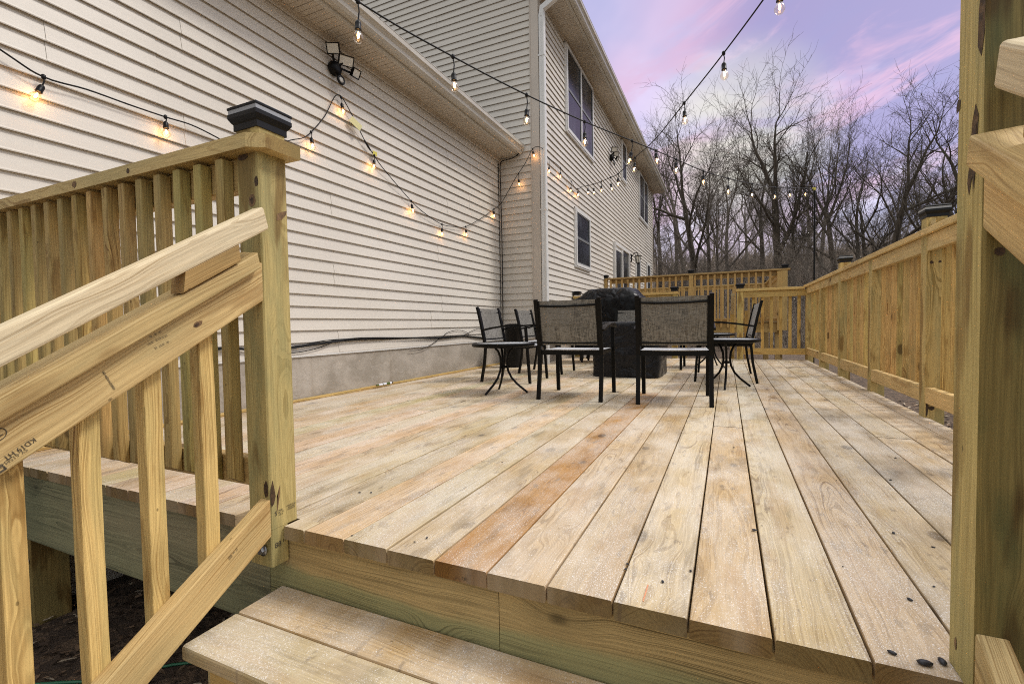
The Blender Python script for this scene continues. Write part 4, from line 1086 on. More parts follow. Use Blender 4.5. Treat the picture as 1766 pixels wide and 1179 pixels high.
# covered grill
gr = thing('covered_grill', 'gas grill under a crumpled black vinyl cover by the house corner', 'grill', (-1.56, 6.85, 0))
mb = MB(); secs = []
def gsec(z, x0, x1, y0, y1): return (z, x0, x1, y0, y1)
for z, x0, x1, y0, y1 in ((.20, -2.04, -1.07, 6.60, 7.12), (.40, -2.05, -1.06, 6.60, 7.12), (.62, -2.06, -1.04, 6.58, 7.13), (.84, -2.07, -1.02, 6.57, 7.14), (.905, -2.06, -1.03, 6.57, 7.14), (.945, -1.99, -1.09, 6.60, 7.12), (1.00, -1.92, -1.13, 6.64, 7.08), (1.050, -1.86, -1.17, 6.70, 7.04), (1.072, -1.80, -1.24, 6.76, 6.98), (1.078, -1.68, -1.36, 6.82, 6.92)):
    cx, cy = (x0 + x1) / 2, (y0 + y1) / 2; hx, hy = (x1 - x0) / 2, (y1 - y0) / 2; ring = []
    N_ = 96
    for i in range(N_):
        an = 2 * pi * i / N_; a, b = cos(an), sin(an); rr = (abs(a) ** 5 + abs(b) ** 5) ** .2
        q = Vector((cx + a / rr * hx, cy + b / rr * hy, z))
        f = noise.noise(Vector((q.x * 7, q.y * 5, z * 7))) * .016 + abs(noise.noise(Vector((q.x * 4 + 3, q.y * 9, z * 16)))) * .016
        q += Vector((a, b, 0)) * f; q.z += noise.noise(Vector((q.x * 9, q.y * 9, 4))) * .006; ring.append(q)
    secs.append(ring)
m = len(secs[0])
vs = [tuple(p) for r in secs for p in r]; fs = [(j * m + i, j * m + (i + 1) % m, (j + 1) * m + (i + 1) % m, (j + 1) * m + i) for j in range(len(secs) - 1) for i in range(m)]
fs.append(tuple((len(secs) - 1) * m + i for i in range(m)))
mb.add(vs, fs, True); o = mb.build('cover', VINYL, gr, Matrix.Translation((-1.56, 6.85, .6)))
sub = o.modifiers.new('sub', 'SUBSURF'); sub.levels = 2; sub.render_levels = 2
dm = bpy.data.textures.new('crumple', 'CLOUDS'); dm.noise_scale = .11; dm.noise_depth = 2
ds = o.modifiers.new('crumple', 'DISPLACE'); ds.texture = dm; ds.strength = .024; ds.mid_level = .5
for (xx, yy) in ((-1.93, 6.68), (-1.18, 6.68), (-1.93, 7.04), (-1.18, 7.04)):
    mb = MB(); mb.lathe([(.0, -.012), (.028, -.012), (.03, 0), (.028, .012), (.0, .012)], n=16, M=Matrix.Translation((xx, yy, .03)) @ Matrix.Rotation(pi / 2, 4, 'Y'))
    mb.box((xx - .022, yy - .022, .05), (xx + .022, yy + .022, .21)); mb.box((xx - .03, yy - .02, .03), (xx - .016, yy + .02, .07)); mb.build('caster', BLACKP, gr)
mb = MB(); mb.box((-2.0, 6.62, .17), (-1.1, 7.1, .20)); mb.build('shelf', WHITE, gr)

# bin
bn = thing('trash_bin', 'black round bin standing at the house corner behind the wall chairs', 'bin', (-2.60, 5.75, 0))
mb = MB(); mb.lathe([(.098, 0), (.105, .02), (.118, .53), (.124, .535), (.124, .548)], (-2.60, 5.75, 0), 28); mb.build('bin_body', BLACKP, bn)
mb = MB(); mb.lathe([(.126, .548), (.128, .56), (.11, .575), (.05, .583)], (-2.60, 5.75, 0), 28); mb.build('bin_lid', BLACKP, bn)

# ================================================================== LAMPS ON THE HOUSE
def floodlamp(label, x, y, z, s=1.0):
    T = thing('flood_light', label, 'flood light', (x, y, z))
    def P(dx, dy, dz): return (x + dx * s, y + dy * s, z + dz * s)
    mb = MB(); mb.lathe([(.0, 0), (.058 * s, 0), (.060 * s, .02 * s), (.048 * s, .05 * s), (.02 * s, .056 * s)], n=20, M=Matrix.Translation((x + .012, y, z)) @ Matrix.Rotation(pi / 2, 4, 'Y')); mb.build('base', BLACK, T)
    for (dy, dz, tilt, yaw, w_, h_) in ((-.085, .105, 30, -62, .105, .085), (.060, .075, 34, -30, .125, .085), (.175, .025, 28, -2, .085, .075)):
        Mh = Matrix.Translation(P(.10, dy, dz)) @ Matrix.Rotation(R(yaw), 4, 'Z') @ Matrix.Rotation(R(tilt), 4, 'Y')
        mb = MB(); mb.box((-.022 * s, -w_ / 2 * s, -h_ / 2 * s), (0, w_ / 2 * s, h_ / 2 * s))
        mb.box((0, -w_ / 2 * s, -h_ / 2 * s), (.008 * s, w_ / 2 * s, -h_ / 2 * s + .007 * s)); mb.box((0, -w_ / 2 * s, h_ / 2 * s - .007 * s), (.008 * s, w_ / 2 * s, h_ / 2 * s))
        mb.box((0, -w_ / 2 * s, -h_ / 2 * s + .007 * s), (.008 * s, -w_ / 2 * s + .007 * s, h_ / 2 * s - .007 * s)); mb.box((0, w_ / 2 * s - .007 * s, -h_ / 2 * s + .007 * s), (.008 * s, w_ / 2 * s, h_ / 2 * s - .007 * s))
        mb.v = [tuple(Mh @ Vector(v)) for v in mb.v]
        mb.tube([P(.045, dy * .2, .02), P(.07, dy * .7, dz * .7), tuple(Mh @ Vector((-.015, 0, 0)))], .009 * s, 8)
        hd = mb.build('lamp_head', BLACK, T)
        m2 = MB(); m2.box((.0005, -w_ / 2 * s + .0075 * s, -h_ / 2 * s + .0075 * s), (.004 * s, w_ / 2 * s - .0075 * s, h_ / 2 * s - .0075 * s)); m2.v = [tuple(Mh @ Vector(v)) for v in m2.v]
        m2.build('lens', LENS, hd)
    mb = MB(); mb.tube([P(.04, .01, -.03), P(.07, .02, -.06)], .012 * s, 8)
    mb.tube([P(.075, .02 + .033 * cos(a), -.095 + .030 * sin(a)) for a in [i * 2 * pi / 16 for i in range(17)]], .0105 * s, 8, False)
    mb.build('motion_sensor', BLACKP, T); mb = MB(); mb.lathe([(.024 * s, -.006), (.024 * s, .006)], n=14, M=Matrix.Translation(P(.075, .02, -.095)) @ Matrix.Rotation(pi / 2, 4, 'Y')); mb.build('sensor_lens', LENS, T)
    return T
floodlamp('black three headed flood light on the near wall under the eave', XW + .012, 3.06, 2.735, 1.0)
floodlamp('small black flood light high on the main wall beside the narrow upper window', XM + .012, 10.75, 4.30, 1.25)
T = thing('wall_lantern', 'black carriage lantern on the wall right of the sliding door', 'wall lamp', (XM + .02, 13.25, 2.25))
mb = MB(); lx, ly, lz = XM + .02, 13.25, 2.36
mb.box((lx - .018, ly - .06, lz - .10), (lx + .012, ly + .06, lz + .10)); mb.tube([(lx + .01, ly, lz + .03), (lx + .09, ly, lz + .13), (lx + .17, ly, lz + .12), (lx + .18, ly, lz + .07)], .012, 8)
mb.lathe([(.012, .075), (.035, .06), (.10, .035), (.10, .028)], (lx + .18, ly, lz), 6, False); mb.lathe([(.012, -.20), (.03, -.17), (.048, -.155), (.05, -.148)], (lx + .18, ly, lz), 6, False)
for k in range(6):
    a = k * pi / 3; mb.tube([(lx + .18 + .085 * cos(a), ly + .085 * sin(a), lz + .028), (lx + .18 + .048 * cos(a), ly + .048 * sin(a), lz - .15)], .006, 4)
mb.build('lantern_frame', BLACK, T)
mb = MB(); mb.lathe([(.078, .027), (.043, -.147)], (lx + .18, ly, lz), 6, False); mb.build('lantern_glass', LENS, T)

# ================================================================== STRING LIGHTS
def smooth_path(pts, sub=5):
    pts = [Vector(p) for p in pts]; out_ = []
    for i in range(len(pts) - 1):
        p0, p1, p2, p3 = pts[max(i - 1, 0)], pts[i], pts[i + 1], pts[min(i + 2, len(pts) - 1)]
        for k in range(sub):
            t = k / sub
            out_.append(.5 * ((2 * p1) + (-p0 + p2) * t + (2 * p0 - 5 * p1 + 4 * p2 - p3) * t * t + (-p0 + 3 * p1 - 3 * p2 + p3) * t ** 3))
    out_.append(pts[-1]); return out_
def string_light(label, path, bulbs, rad=.0042, power=0):
    """cable along path; bulbs = [(junction point, (lean x, lean y), drop)]"""
    T = thing('string_light', label, 'string light', tuple(path[0]), group='string lights round the deck')
    mb = MB(); pp = smooth_path(path); mb.tube(pp, rad, 6); mb.build('cable', CABLE, T)
    for J, ln, drop in bulbs:
        J = Vector(J); d = Vector((ln[0], ln[1], -1)).normalized(); S = J + Vector((ln[0] * .3, ln[1] * .3, -1)).normalized() * drop
        q = d.to_track_quat('Z', 'Y').to_matrix().to_4x4(); Ms = Matrix.Translation(S) @ q
        mb = MB(); mb.lathe([(.003, -.013), (.0095, -.008), (.0095, .008), (.003, .013)], n=8, M=Matrix.Translation(J))
        mb.tube([J, (J + S) / 2 + Vector((.004, .003, 0)), S], .0032, 6)
        mb.lathe([(.003, -.004), (.0095, .0), (.0125, .006), (.0135, .012), (.0135, .034), (.0148, .035), (.0148, .039), (.012, .040)], n=14, M=Ms)
        so = mb.build('bulb_socket', BLACKP, T, Ms)
        mb = MB(); mb.lathe([(.0095, .0385), (.0105, .044), (.0165, .054), (.0215, .064), (.0228, .073), (.0205, .083), (.013, .092), (.003, .0955)], n=16, M=Ms)
        mb.build('bulb', BULB, so, Ms)
        mb = MB(); mb.lathe([(.0015, .047), (.0042, .052), (.0055, .062), (.0042, .073), (.0015, .077)], n=8, M=Ms)
        mb.build('filament', FILAMENT, so, Ms)
        if power:
            l = bpy.data.lights.new('bulb_light', 'POINT'); l.energy = power; l.color = (1, .50, .18); l.shadow_soft_size = .015
            lo = bpy.data.objects.new('bulb_light', l); link(lo, so, Matrix.Translation(Ms @ Vector((0, 0, .062))))
    return T
X1 = XW + .045
s1 = [(1.025, 1.843), (1.171, 1.790), (1.341, 1.805), (1.53, 1.806), (1.712, 1.811), (1.86, 1.820), (2.022, 1.799), (2.159, 1.77), (2.36, 1.83), (2.567, 1.968), (2.70, 2.035), (2.784, 2.11), (2.933, 2.295), (3.033, 2.477), (3.087, 2.529), (3.146, 2.515), (3.266, 2.40), (3.406, 2.246), (3.519, 2.162), (3.637, 2.08), (4.074, 1.868), (4.341, 1.785), (4.65, 1.735), (4.945, 1.762), (5.197, 1.808), (5.62, 2.0), (6.102, 2.252), (6.20, 2.31)]
path1 = [(X1, .1, 2.25), (X1, .6, 2.03)] + [(X1, a, b) for a, b in s1] + [(-2.93, 6.23, 2.40), (-2.735, 6.225, 2.675), (-2.598, 6.22, 2.833), (-2.48, 6.22, 3.016), (-2.40, 6.215, 3.04), (-2.34, 6.25, 3.02)]
jb = [((X1, 1.171, 1.790), (-.0, -.45), .045), ((X1, 1.712, 1.811), (.15, -.08), .030), ((X1, 2.784, 2.11), (.1, .04), .045), ((X1, 3.12, 2.522), (.1, .12), .050), ((X1, 3.519, 2.162), (.1, -.25), .045), ((X1, 4.074, 1.868), (.1, .25), .035), ((X1, 4.65, 1.735), (0, .0), .045), ((X1, 5.197, 1.808), (.0, .22), .035),
      ((X1, 6.0, 2.20), (0, .05), .03), ((-2.70, 6.224, 2.715), (.1, 0), .085), ((-2.475, 6.22, 3.02), (.25, 0), .03)]
T1 = string_light('string of warm bulbs pinned along the near siding wall in drooping loops', path1, jb, power=.26)
mb = MB(); mb.add([(X1 + .004, 3.195, 2.36), (X1 + .03, 3.30, 2.30), (X1 + .03, 3.335, 2.355), (X1 + .006, 3.24, 2.41)], [(0, 1, 2, 3)]); mb.add([(X1 + .006, 3.195, 2.36), (X1 + .032, 3.30, 2.30), (X1 + .032, 3.335, 2.355), (X1 + .008, 3.24, 2.41)], [(3, 2, 1, 0)]); mb.build('paper_tag', PAPER, T1)
mb = MB(); mb.box((X1 - .002, 3.50, 2.165), (X1 + .004, 3.555, 2.20)); mb.build('yellow_label', YELLOW, T1)
mb = MB(); mb.tube([(X1, 3.395, 2.255), (X1, 3.44, 2.215), (X1, 3.47, 2.19)], [.007, .010, .006], 8); mb.build('plug', CABLE, T1)
X2 = XM + .05
path2 = [(-2.34, 6.25, 3.02), (X2, 6.362, 3.026), (X2, 6.576, 2.99), (X2, 7.049, 3.01), (X2, 7.646, 2.948), (X2, 7.874, 2.90), (X2, 8.1, 2.93), (X2, 8.26, 3.01)]
jb2 = [((X2, 6.58, 2.985), (0, 0), .12), ((X2, 7.10, 3.005), (.0, .02), .07), ((X2, 7.66, 2.945), (0, -.35), .10), ((X2, 8.05, 2.92), (0, 0), .045)]
T2 = string_light('string of warm bulbs on the main wall between the downspout and the hook', path2, jb2, power=.26)
PP = [(1.15, 8.13, 2.464), (1.011, 7.839, 2.421), (.753, 7.203, 2.300), (.537, 6.67, 2.200), (.259, 5.985, 2.102), (.015, 5.384, 2.030), (-.2, 4.852, 1.985), (-.399, 4.363, 1.975), (-.527, 4.047, 1.968), (-.66, 3.72, 1.957), (-.881, 3.175, 1.938), (-1.091, 2.656, 1.938), (-1.295, 2.154, 1.961), (-1.49, 1.673, 2.008), (-1.75, 1.03, 2.15), (-2.1, .17, 2.5), (-2.62, -1.1, 3.08)]
bp_ = [(PP[i], ln, d) for i, ln, d in ((1, (0, 0), .0), (2, (0, 0), .03), (3, (0, 0), .05), (4, (0, 0), .06), (5, (0, 0), .07), (6, (0, 0), .04), (7, (0, 0), .03), (8, (.1, 0), .02), (9, (-.25, 0), .085), (10, (0, 0), .075), (11, (-.02, 0), .085), (12, (.06, 0), .085), (13, (-.03, 0), .085), (14, (0, 0), .08))]
bp_ = [(p_, l_, max(d_, .02)) for p_, l_, d_ in bp_]
string_light('long string of bulbs from the near eave to the black pole at the far railing', PP, bp_)
QQ = [(X2, 8.26, 3.01), (-2.061, 7.598, 2.818), (-1.831, 7.082, 2.67), (-1.578, 6.513, 2.525), (-1.32, 5.934, 2.385), (-1.144, 5.54, 2.291), (-.831, 4.837, 2.207), (-.553, 4.214, 2.123), (-.272, 3.582, 2.104), (-.016, 3.007, 2.092), (.217, 2.483, 2.105), (.50, 1.85, 2.16), (.85, 1.07, 2.35), (1.15, .40, 2.62)]
bq = [(QQ[1], (0, 0), .05), (QQ[2], (0, 0), .06), (QQ[3], (0, 0), .06), (QQ[4], (.15, 0), .08), (QQ[5], (0, 0), .05), (QQ[6], (-.1, 0), .05), (QQ[8], (.05, 0), .055), (QQ[9], (.05, 0), .055), (QQ[10], (0, 0), .07), (QQ[11], (0, 0), .06), (QQ[12], (0, 0), .06)]
string_light('string of bulbs crossing the sky from the upper right down to the main wall', QQ, bq)
# the two poles
def pole(label, x, y, top):
    T = thing('light_pole', label, 'pole', (x, y, -.8))
    mb = MB(); mb.tube([(x, y, -.9), (x, y, top)], .011, 10); mb.build('pole', BLACK, T)
    mb = MB(); mb.box((x - .03, y - .012, top - .03), (x + .012, y + .012, top - .012)); mb.box((x - .014, y - .014, top - .05), (x + .014, y + .014, top - .03)); mb.build('hook_clamp', YELLOW, T)
    return T
pole('thin black pole with a yellow clamp behind the far right railing corner', 1.165, 8.13, 2.50)
pole('thin black pole holding the string at the near right, outside the picture', 1.165, .40, 2.66)

# cables on the near wall
cb = thing('cable_bundle', 'bundle of black cables sagging along the bottom of the siding', 'cables', (XW, 4, .42))
bz = [(-3.9, .44), (-1, .40), (1.2, .40), (2.0, .44), (2.3, .40), (2.578, .423), (2.87, .456), (3.273, .462), (3.944, .445), (4.59, .428), (5.117, .43), (5.575, .40), (5.9, .40), (6.18, .41)]
for k in range(9):
    mb = MB(); rg = random.Random(k)
    pts = [(XW + .026 + rg.uniform(0, .016), a, b + rg.uniform(-.010, .010) - (.022 * rg.random() if 2.7 < a < 3 else 0)) for a, b in bz]
    mb.tube(smooth_path(pts, 3), .0042 if k < 7 else .0032, 6); mb.build('cable', CABLE, cb)
for pts in ([(4.0, .315), (4.15, .312), (4.35, .345), (4.62, .44), (4.75, .49), (4.95, .51), (5.15, .49), (5.25, .45)], [(5.05, .43), (5.3, .49), (5.5, .52), (5.7, .49), (5.85, .43)], [(2.2, .43), (2.5, .38), (2.75, .395), (2.95, .44)]):
    mb = MB(); mb.tube(smooth_path([(XW + .034, a, b) for a, b in pts], 4), .0036, 6); mb.build('cable', CABLE, cb)
# the fat lead at the gutter end and down the inner corner
gc = thing('corner_cable', 'thick black cable looping from the gutter end down the inner corner of the house', 'cable', (XW, YR, 2.9))
mb = MB(); mb.tube(smooth_path([(-2.64, 6.235, 3.10), (-2.66, 6.22, 3.02), (-2.75, 6.215, 2.955), (-2.87, 6.215, 2.935), (-2.955, 6.215, 2.925), (-2.985, 6.22, 2.86), (-2.985, 6.225, 2.6), (-2.98, 6.23, 1.6), (-2.985, 6.225, .42)]), .0065, 8); mb.build('cable', CABLE, gc)
mb = MB(); mb.tube(smooth_path([(XW + .03, 6.20, 2.9), (XW + .028, 6.20, 2.4), (XW + .03, 6.205, 1.2), (XW + .03, 6.20, .42)]), .0045, 6); mb.build('cable', CABLE, gc)

# ================================================================== SMALL THINGS
hp = [(-3.0, .55, -.775), (-2.6, .70, -.772), (-2.30, .863, -.768), (-2.187, .967, -.768), (-2.0, 1.15, -.77), (-1.6, 1.3, -.77), (-1.2, 1.9, -.77)]
mb = MB(); mb.tube(smooth_path([(a, b, gz(a, b) + .012) for a, b, c in hp]), .0055, 8); o = mb.build('garden_hose', GREENH, None, Matrix.Translation((-2.3, .86, -.77))); tag(o, 'thin green garden hose lying on the mulch under the deck', 'hose')
T = thing('lighter', 'small green and white tube lying by the foundation', 'lighter', (-2.95, 3.55, 0))
mb = MB(); a = Vector((-2.950, 3.42, .026)); b = Vector((-2.940, 3.64, .026)); d = (b - a)
for t0, t1, m_, r in ((0, .14, GREENP, .007), (.14, .36, WAX, .010), (.36, .40, GREENP, .009), (.40, .6, WAX, .010), (.6, .8, GREENP, .012), (.8, .91, WAX, .0115), (.91, 1, BLACKP, .007)):
    mb = MB(); mb.tube([a + d * t0, a + d * t1], r, 10); mb.build('tube_section', m_, T)
sp = [(.068, 1.398, .008), (-.074, 1.113, .005), (-.211, 1.089, .005), (-.21, 1.064, .005), (-.126, 1.042, .006), (.398, 1.516, .007), (.461, 1.458, .005), (.333, 1.164, .007), (.395, 1.242, .004), (.253, .963, .008), (.293, .952, .013), (.32, .968, .011), (.241, 1.267, .003), (-.921, .955, .004), (-1.136, 1.219, .006), (-1.10, 1.235, .006), (-.741, .99, .004), (-.725, 1.022, .005), (-.839, 1.72, .004), (.52, 2.02, .006), (.62, 2.35, .006), (.35, 1.95, .003), (-1.30, 2.9, .005), (-.98, 3.05, .006), (.03, 2.3, .005), (-2.2, 2.9, .006)]
for i, (a, b, r) in enumerate(sp):
    mb = MB(); an = rng.uniform(0, 3)
    mb.lathe([(.0005, 0), (r * .55, r * .15), (r * .6, r * .35), (r * .3, r * .55), (.0005, r * .6)], n=9, M=Matrix.Translation((a, b, .0008)) @ Matrix.Rotation(an, 4, 'Z') @ Matrix.Diagonal((1.5, .85, 1, 1)))
    o = mb.build('seed', SEED, None, Matrix.Translation((a, b, 0))); tag(o, 'small dark seed or pebble lying loose on the deck boards', 'pebble', 'dark seeds on the deck boards')
# leaves and mulch under the deck
mb = MB(); rg = random.Random(21)
def leaf(mb, c, s, rg, flat=.35):
    an = rg.uniform(0, 6.28); t1, t2 = rg.uniform(-flat, flat), rg.uniform(-flat, flat)
    M_ = Matrix.Translation(c) @ Matrix.Rotation(an, 4, 'Z') @ Matrix.Rotation(t1, 4, 'X') @ Matrix.Rotation(t2, 4, 'Y')
    cu = rg.uniform(.1, .5) * s
    pts = [(-1, 0, 0), (-.45, -.38, .2), (.1, -.45, .3), (.7, -.2, .12), (1, 0, .3), (.6, .25, .3), (.05, .42, .1), (-.5, .35, .3)]
    vs = [M_ @ Vector((p[0] * s, p[1] * s * .8, p[2] * cu)) for p in pts]; mb.add(vs, [(0, 1, 2, 3, 4, 5, 6, 7)])
for k in range(5200):
    x = rg.uniform(-3.0, .9) if k % 3 else rg.uniform(-2.9, -1.2); y = rg.uniform(-.6, 2.8)
    mb.m = rg.choice((0, 0, 0, 1, 1, 2)) if rg.random() < .88 else 3
    leaf(mb, (x, y, gz(x, y) + rg.uniform(.002, .02)), rg.uniform(.008, .032), rg)
LM = [simple('mulch_dark', (.06, .038, .025), .9), simple('mulch_brown', (.14, .088, .052), .9), simple('mulch_mid', (.24, .16, .10), .9), simple('mulch_pale', (.46, .38, .28), .9)]
o = mb.build('mulch_and_leaves', LM); tag(o, kind='stuff')
mb = MB()
for k in range(3500):
    x = rg.uniform(1.05, 3.2); y = rg.uniform(.5, 9.5); mb.m = rg.choice((0, 0, 1, 1, 2, 3))
    leaf(mb, (x, y, gz(x, y) + rg.uniform(.002, .02)), rg.uniform(.015, .045), rg)
o = mb.build('leaf_litter', LM); tag(o, kind='stuff')
for c, s, a, lb in (((-2.86, .80), .09, .5, 'tan oak leaf lying by the support post under the deck'), ((-2.80, .86), .07, 2.2, 'curled dry leaf leaning on the support post under the deck')):
    mb = MB(); z_ = gz(*c) + .03
    pts = [(-1, 0, 0), (-.7, -.2, .05), (-.5, -.5, .15), (-.3, -.22, .1), (.05, -.62, .22), (.2, -.25, .12), (.6, -.4, .2), (1, 0, .25), (.6, .4, .15), (.2, .22, .1), (.0, .6, .25), (-.3, .2, .1), (-.55, .45, .2), (-.7, .15, .05)]
    vs = [Matrix.Rotation(a, 3, 'Z') @ (Matrix.Rotation(-.5, 3, 'X') @ Vector((p[0] * s, p[1] * s, p[2] * s * 1.4))) + Vector((c[0], c[1], z_)) for p in pts]
    mb.add([Vector((c[0], c[1], z_ + .01))] + vs, [(0, i + 1, (i + 1) % len(vs) + 1) for i in range(len(vs))]); o = mb.build('leaf', LEAFM, None, Matrix.Translation((c[0], c[1], z_))); tag(o, lb, 'leaf')

# ================================================================== TREES
def tree_mesh(name, seed, H, r0, fork=.35, spread=.5, mat=BARK, dens=1.0, lean=(0, 0), upright=.5, twig=1.0):
    rg = random.Random(seed); V = []; F = []; TV = []; TF = []
    def tube(pts, rads, n, V, F):
        o = len(V); k = len(pts); ref = Vector((.3, .9, .1))
        for i, p in enumerate(pts):
            t = (pts[min(i + 1, k - 1)] - pts[max(i - 1, 0)]).normalized(); a = t.cross(ref)
            if a.length < .05: a = t.cross(Vector((1, 0, 0)))
            a.normalize(); b = a.cross(t); r = rads[i]
            for j in range(n):
                an = 2 * pi * j / n; V.append((p.x + (a.x * cos(an) + b.x * sin(an)) * r, p.y + (a.y * cos(an) + b.y * sin(an)) * r, p.z + (a.z * cos(an) + b.z * sin(an)) * r))
        for i in range(k - 1):
            for j in range(n): F.append((o + i * n + j, o + i * n + (j + 1) % n, o + (i + 1) * n + (j + 1) % n, o + (i + 1) * n + j))
    def grow(p, d, L, r, lv):
        ns = {0: 9, 1: 8, 2: 6, 3: 5, 4: 4}.get(lv, 3); wig = (.035, .09, .13, .17, .20, .3)[min(lv, 5)]
        pts = [p.copy()]; rads = [r]; dd = d.copy(); seg = L / ns; end = .55 if lv == 0 else .28
        for i in range(ns):
            dd = (dd + Vector((rg.gauss(0, wig), rg.gauss(0, wig), rg.gauss(0, wig * .6) + upright * .055)) ).normalized()
            p = p + dd * seg; pts.append(p.copy()); rads.append(r * (1 - (1 - end) * (i + 1) / ns))
        if lv >= 4: rads[-1] = .003
        tube(pts, rads, (8, 6, 5, 4, 3, 3)[min(lv, 5)], *( (V, F) if lv == 0 else (TV, TF)))
        if lv >= 4: return
        nch = [6, 8, 8, 8][lv] * dens; nch = int(nch + rg.random())
        for c in range(nch):
            lo = fork if lv == 0 else .22
            t = lo + (1 - lo) * (c + rg.uniform(.1, .9)) / nch; i = min(int(t * ns), ns - 1); f = t * ns - i
            q = pts[i].lerp(pts[i + 1], f); td = (pts[i + 1] - pts[i]).normalized()
            an = rg.uniform(0, 2 * pi); perp = td.orthogonal().normalized(); perp.rotate(Matrix.Rotation(an, 3, td))
            ang = R(rg.uniform(26, 60)) * (spread / .45 if lv < 2 else 1)
            nd = (td * cos(ang) + perp * sin(ang)).normalized()
            if lv == 0: l2 = L * rg.uniform(.50, .80) * (1.15 - .35 * t)
            else: l2 = L * rg.uniform(.38, .68) * (1.15 - .45 * t)
            rr = rads[i] * rg.uniform(.42, .68)
            grow(q, nd, l2, max(rr, .0065 * twig), lv + 1)
        # leaders
        for s in range(2 if lv < 2 else 1):
            perp = dd.orthogonal().normalized(); perp.rotate(Matrix.Rotation(rg.uniform(0, 6.28), 3, dd)); ang = R(rg.uniform(8, 26))
            grow(pts[-1], (dd * cos(ang) + perp * sin(ang)).normalized(), L * rg.uniform(.5, .72), max(rads[-1] * .8, .0065 * twig), lv + 1)
    grow(Vector((0, 0, -.3)), Vector((lean[0], lean[1], 1)).normalized(), H * .5, r0, 0)
    out_ = []
    for nm, v, f in (('trunk', V, F), ('crown', TV, TF)):
        me = bpy.data.meshes.new(nm); me.from_pydata(v, [], f); me.materials.append(mat); me.polygons.foreach_set('use_smooth', [True] * len(f)); me.update(); out_.append(me)
    zs = [p[2] for p in TV]; top = max(zs)
    return out_, top
TREES = []
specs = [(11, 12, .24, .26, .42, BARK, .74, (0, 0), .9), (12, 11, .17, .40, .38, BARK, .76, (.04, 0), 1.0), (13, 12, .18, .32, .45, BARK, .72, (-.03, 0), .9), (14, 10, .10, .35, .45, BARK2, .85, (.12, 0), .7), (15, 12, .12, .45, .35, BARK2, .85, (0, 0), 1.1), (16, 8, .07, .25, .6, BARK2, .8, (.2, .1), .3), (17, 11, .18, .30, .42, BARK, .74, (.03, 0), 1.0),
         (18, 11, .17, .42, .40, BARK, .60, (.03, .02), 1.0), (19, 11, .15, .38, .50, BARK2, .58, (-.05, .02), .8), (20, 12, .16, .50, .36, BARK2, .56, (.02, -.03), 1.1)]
for sd_, H, r0, fk, spd, mt, dn, ln, upr in specs: TREES.append(tree_mesh('tree', sd_, H, r0, fk, spd, mt, dn, ln, upr))
def plant(i, x, y, height, rz, label, group=None, cat='tree', name='bare_tree'):
    (tm, cm), top = TREES[i]; s = height / top; z = gz(x, y)
    T = bpy.data.objects.new(name, None); M = Matrix.Translation((x, y, z)) @ Matrix.Rotation(rz, 4, 'Z') @ Matrix.Scale(s, 4); link(T, None, M); tag(T, label, cat, group)
    for nm, me in (('trunk', tm), ('crown', cm)):
        o = bpy.data.objects.new(nm, me); COL.objects.link(o); o.parent = T; WM[o.name] = M
    return T
G1 = 'large bare trees at the edge of the woods'
def at_px(u, dist): # ground point in the direction of photo column u
    dx, dy = u - 883, 811.04; vx = r_[0] * dx + f_[0] * dy; vy = r_[1] * dx + f_[1] * dy; l = sqrt(vx * vx + vy * vy); return vx / l * dist, vy / l * dist
def top_h(u, dist, ytop):   # height of a tree standing dist away whose tip is seen at elevation of photo row ytop
    x, y = at_px(u, dist); dep = x * f_[0] + y * f_[1]
    return x, y, CAM_Z + dep * (560 - ytop) / 811.0 - gz(x, y)
for (i, u, dist, yt, rz, lb) in [
    (2, 1207, 21, 118, .4, 'bare tree with a Y shaped fork just right of the house eave'),
    (4, 1237, 24, 195, 1.2, 'thin straight bare tree between the forked tree and the tallest one'),
    (0, 1338, 21, 95, 2.2, 'tallest and broadest bare tree, standing behind the higher deck railing post'),
    (1, 1356, 25, 230, 4.0, 'slender dark tree tight against the right side of the broadest tree'),
    (6, 1442, 20, 115, 5.2, 'bare tree with a double trunk right of the black pole'),
    (3, 1402, 17, 330, 2.6, 'thin dark leaning tree just behind the black pole'),
    (1, 1500, 22, 205, .9, 'dark upright tree above the middle of the long right railing'),
    (2, 1522, 20, 112, 3.6, 'bare tree with upswept limbs rising highest above the long right railing'),
    (6, 1590, 23, 235, 1.9, 'spreading bare tree left of the near post cap'),
    (0, 1690, 18, 80, .3, 'bare tree half hidden behind the thick right post')]:
    x, y, h = top_h(u, dist, yt); plant(i, x, y, h, rz, lb, G1)
rg = random.Random(5); G2 = 'bare trees deep in the woods'
for k in range(72):
    u = rg.uniform(1100, 1880); dist = rg.uniform(27, 60); x, y, h = top_h(u, dist, rg.uniform(290, 430) - (60 if k % 9 == 0 else 0))
    if x < -4 and y < 22 or h < 2: continue
    plant(rg.choice((7, 8, 9, 8, 9, 4)), x, y, h, rg.uniform(0, 6.28), 'bare grey tree deep in the woods behind the decks', G2)
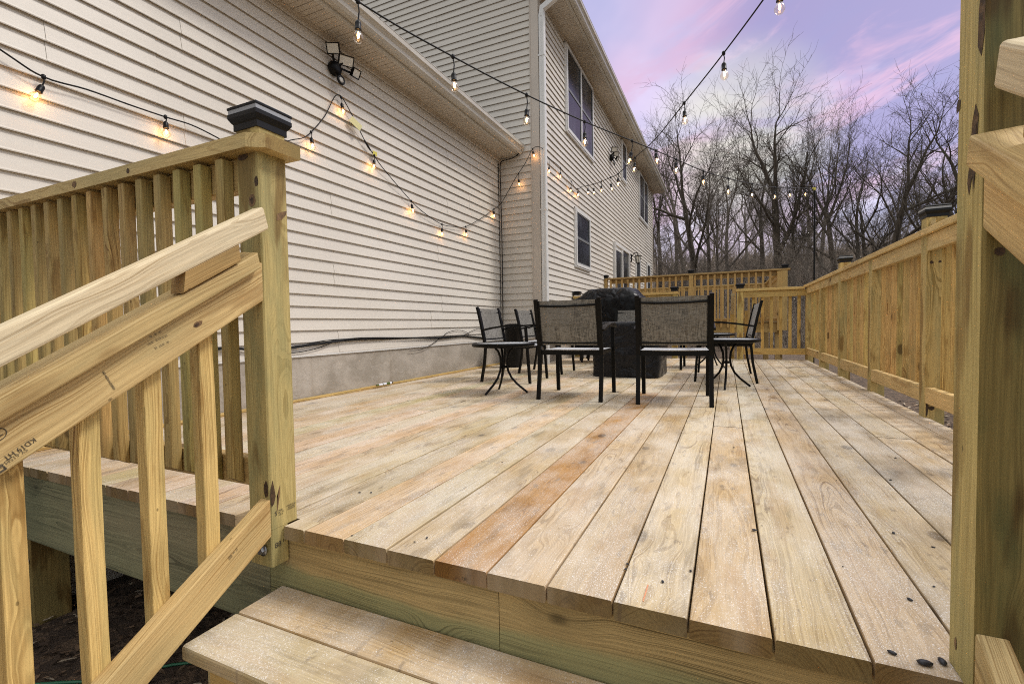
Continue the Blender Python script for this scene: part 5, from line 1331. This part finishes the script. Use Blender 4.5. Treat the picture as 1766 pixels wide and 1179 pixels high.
for k, (u, dist, yt) in enumerate(((1136, 27, 190), (1160, 24, 165), (1182, 31, 150), (1222, 29, 210), (1262, 27, 185), (1288, 32, 215), (1312, 29, 170), (1382, 28, 165), (1412, 30, 150), (1475, 31, 205), (1552, 29, 180), (1612, 27, 200), (1640, 24, 150), (1655, 29, 215))):
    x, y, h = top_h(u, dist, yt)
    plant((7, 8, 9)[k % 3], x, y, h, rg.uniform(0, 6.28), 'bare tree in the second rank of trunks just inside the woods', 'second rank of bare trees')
for k in range(16):
    u = rg.uniform(1120, 1720); dist = rg.uniform(17, 27); x, y, h = top_h(u, dist, rg.uniform(370, 450))
    plant(rg.choice((3, 5, 5)), x, y, h, rg.uniform(0, 6.28), 'low scraggly bare sapling at the edge of the woods', 'saplings at the edge of the woods', name='sapling')
G3 = 'bare trees beside and behind the yard'
for k in range(24):
    a = rg.uniform(0, 1); x = 16 + 14 * rg.random(); y = -26 + 50 * a
    plant(rg.choice((1, 2, 4, 6)), x, y, rg.uniform(9, 13), rg.uniform(0, 6.28), 'bare tree in the side yard beyond the right railing', G3)

# undergrowth: tangled brush
def brush():
    mb = MB(); rg = random.Random(99); V = mb.v; F = mb.f
    for k in range(21000):
        u = rg.uniform(1080, 1860); dist = 15 + 42 * rg.random() ** 1.3; x, y = at_px(u, dist)
        if x < -1.6 and y < 18.5: continue
        z = gz(x, y); h = rg.uniform(.5, 2.6) * (1 if dist > 20 else .6); r = rg.uniform(.004, .011) * (1 + dist / 40)
        p = Vector((x, y, z - .05)); d = Vector((rg.gauss(0, .45), rg.gauss(0, .35), 1)).normalized()
        pts = [p]
        for i in range(3):
            d = (d + Vector((rg.gauss(0, .35), rg.gauss(0, .3), rg.gauss(-.10, .25)))).normalized(); p = p + d * h / 3; pts.append(p)
        o = len(V)
        for i, q in enumerate(pts):
            rr = r * (1 - .75 * i / 3)
            for j in range(3): an = 2.094 * j; V.append((q.x + rr * cos(an), q.y + rr * sin(an), q.z))
        for i in range(3):
            for j in range(3): F.append((o + i * 3 + j, o + i * 3 + (j + 1) % 3, o + (i + 1) * 3 + (j + 1) % 3, o + (i + 1) * 3 + j)); mb.sm.append(False); mb.mi.append(0)
    o = mb.build('brush', BRUSH); tag(o, kind='stuff')
brush()
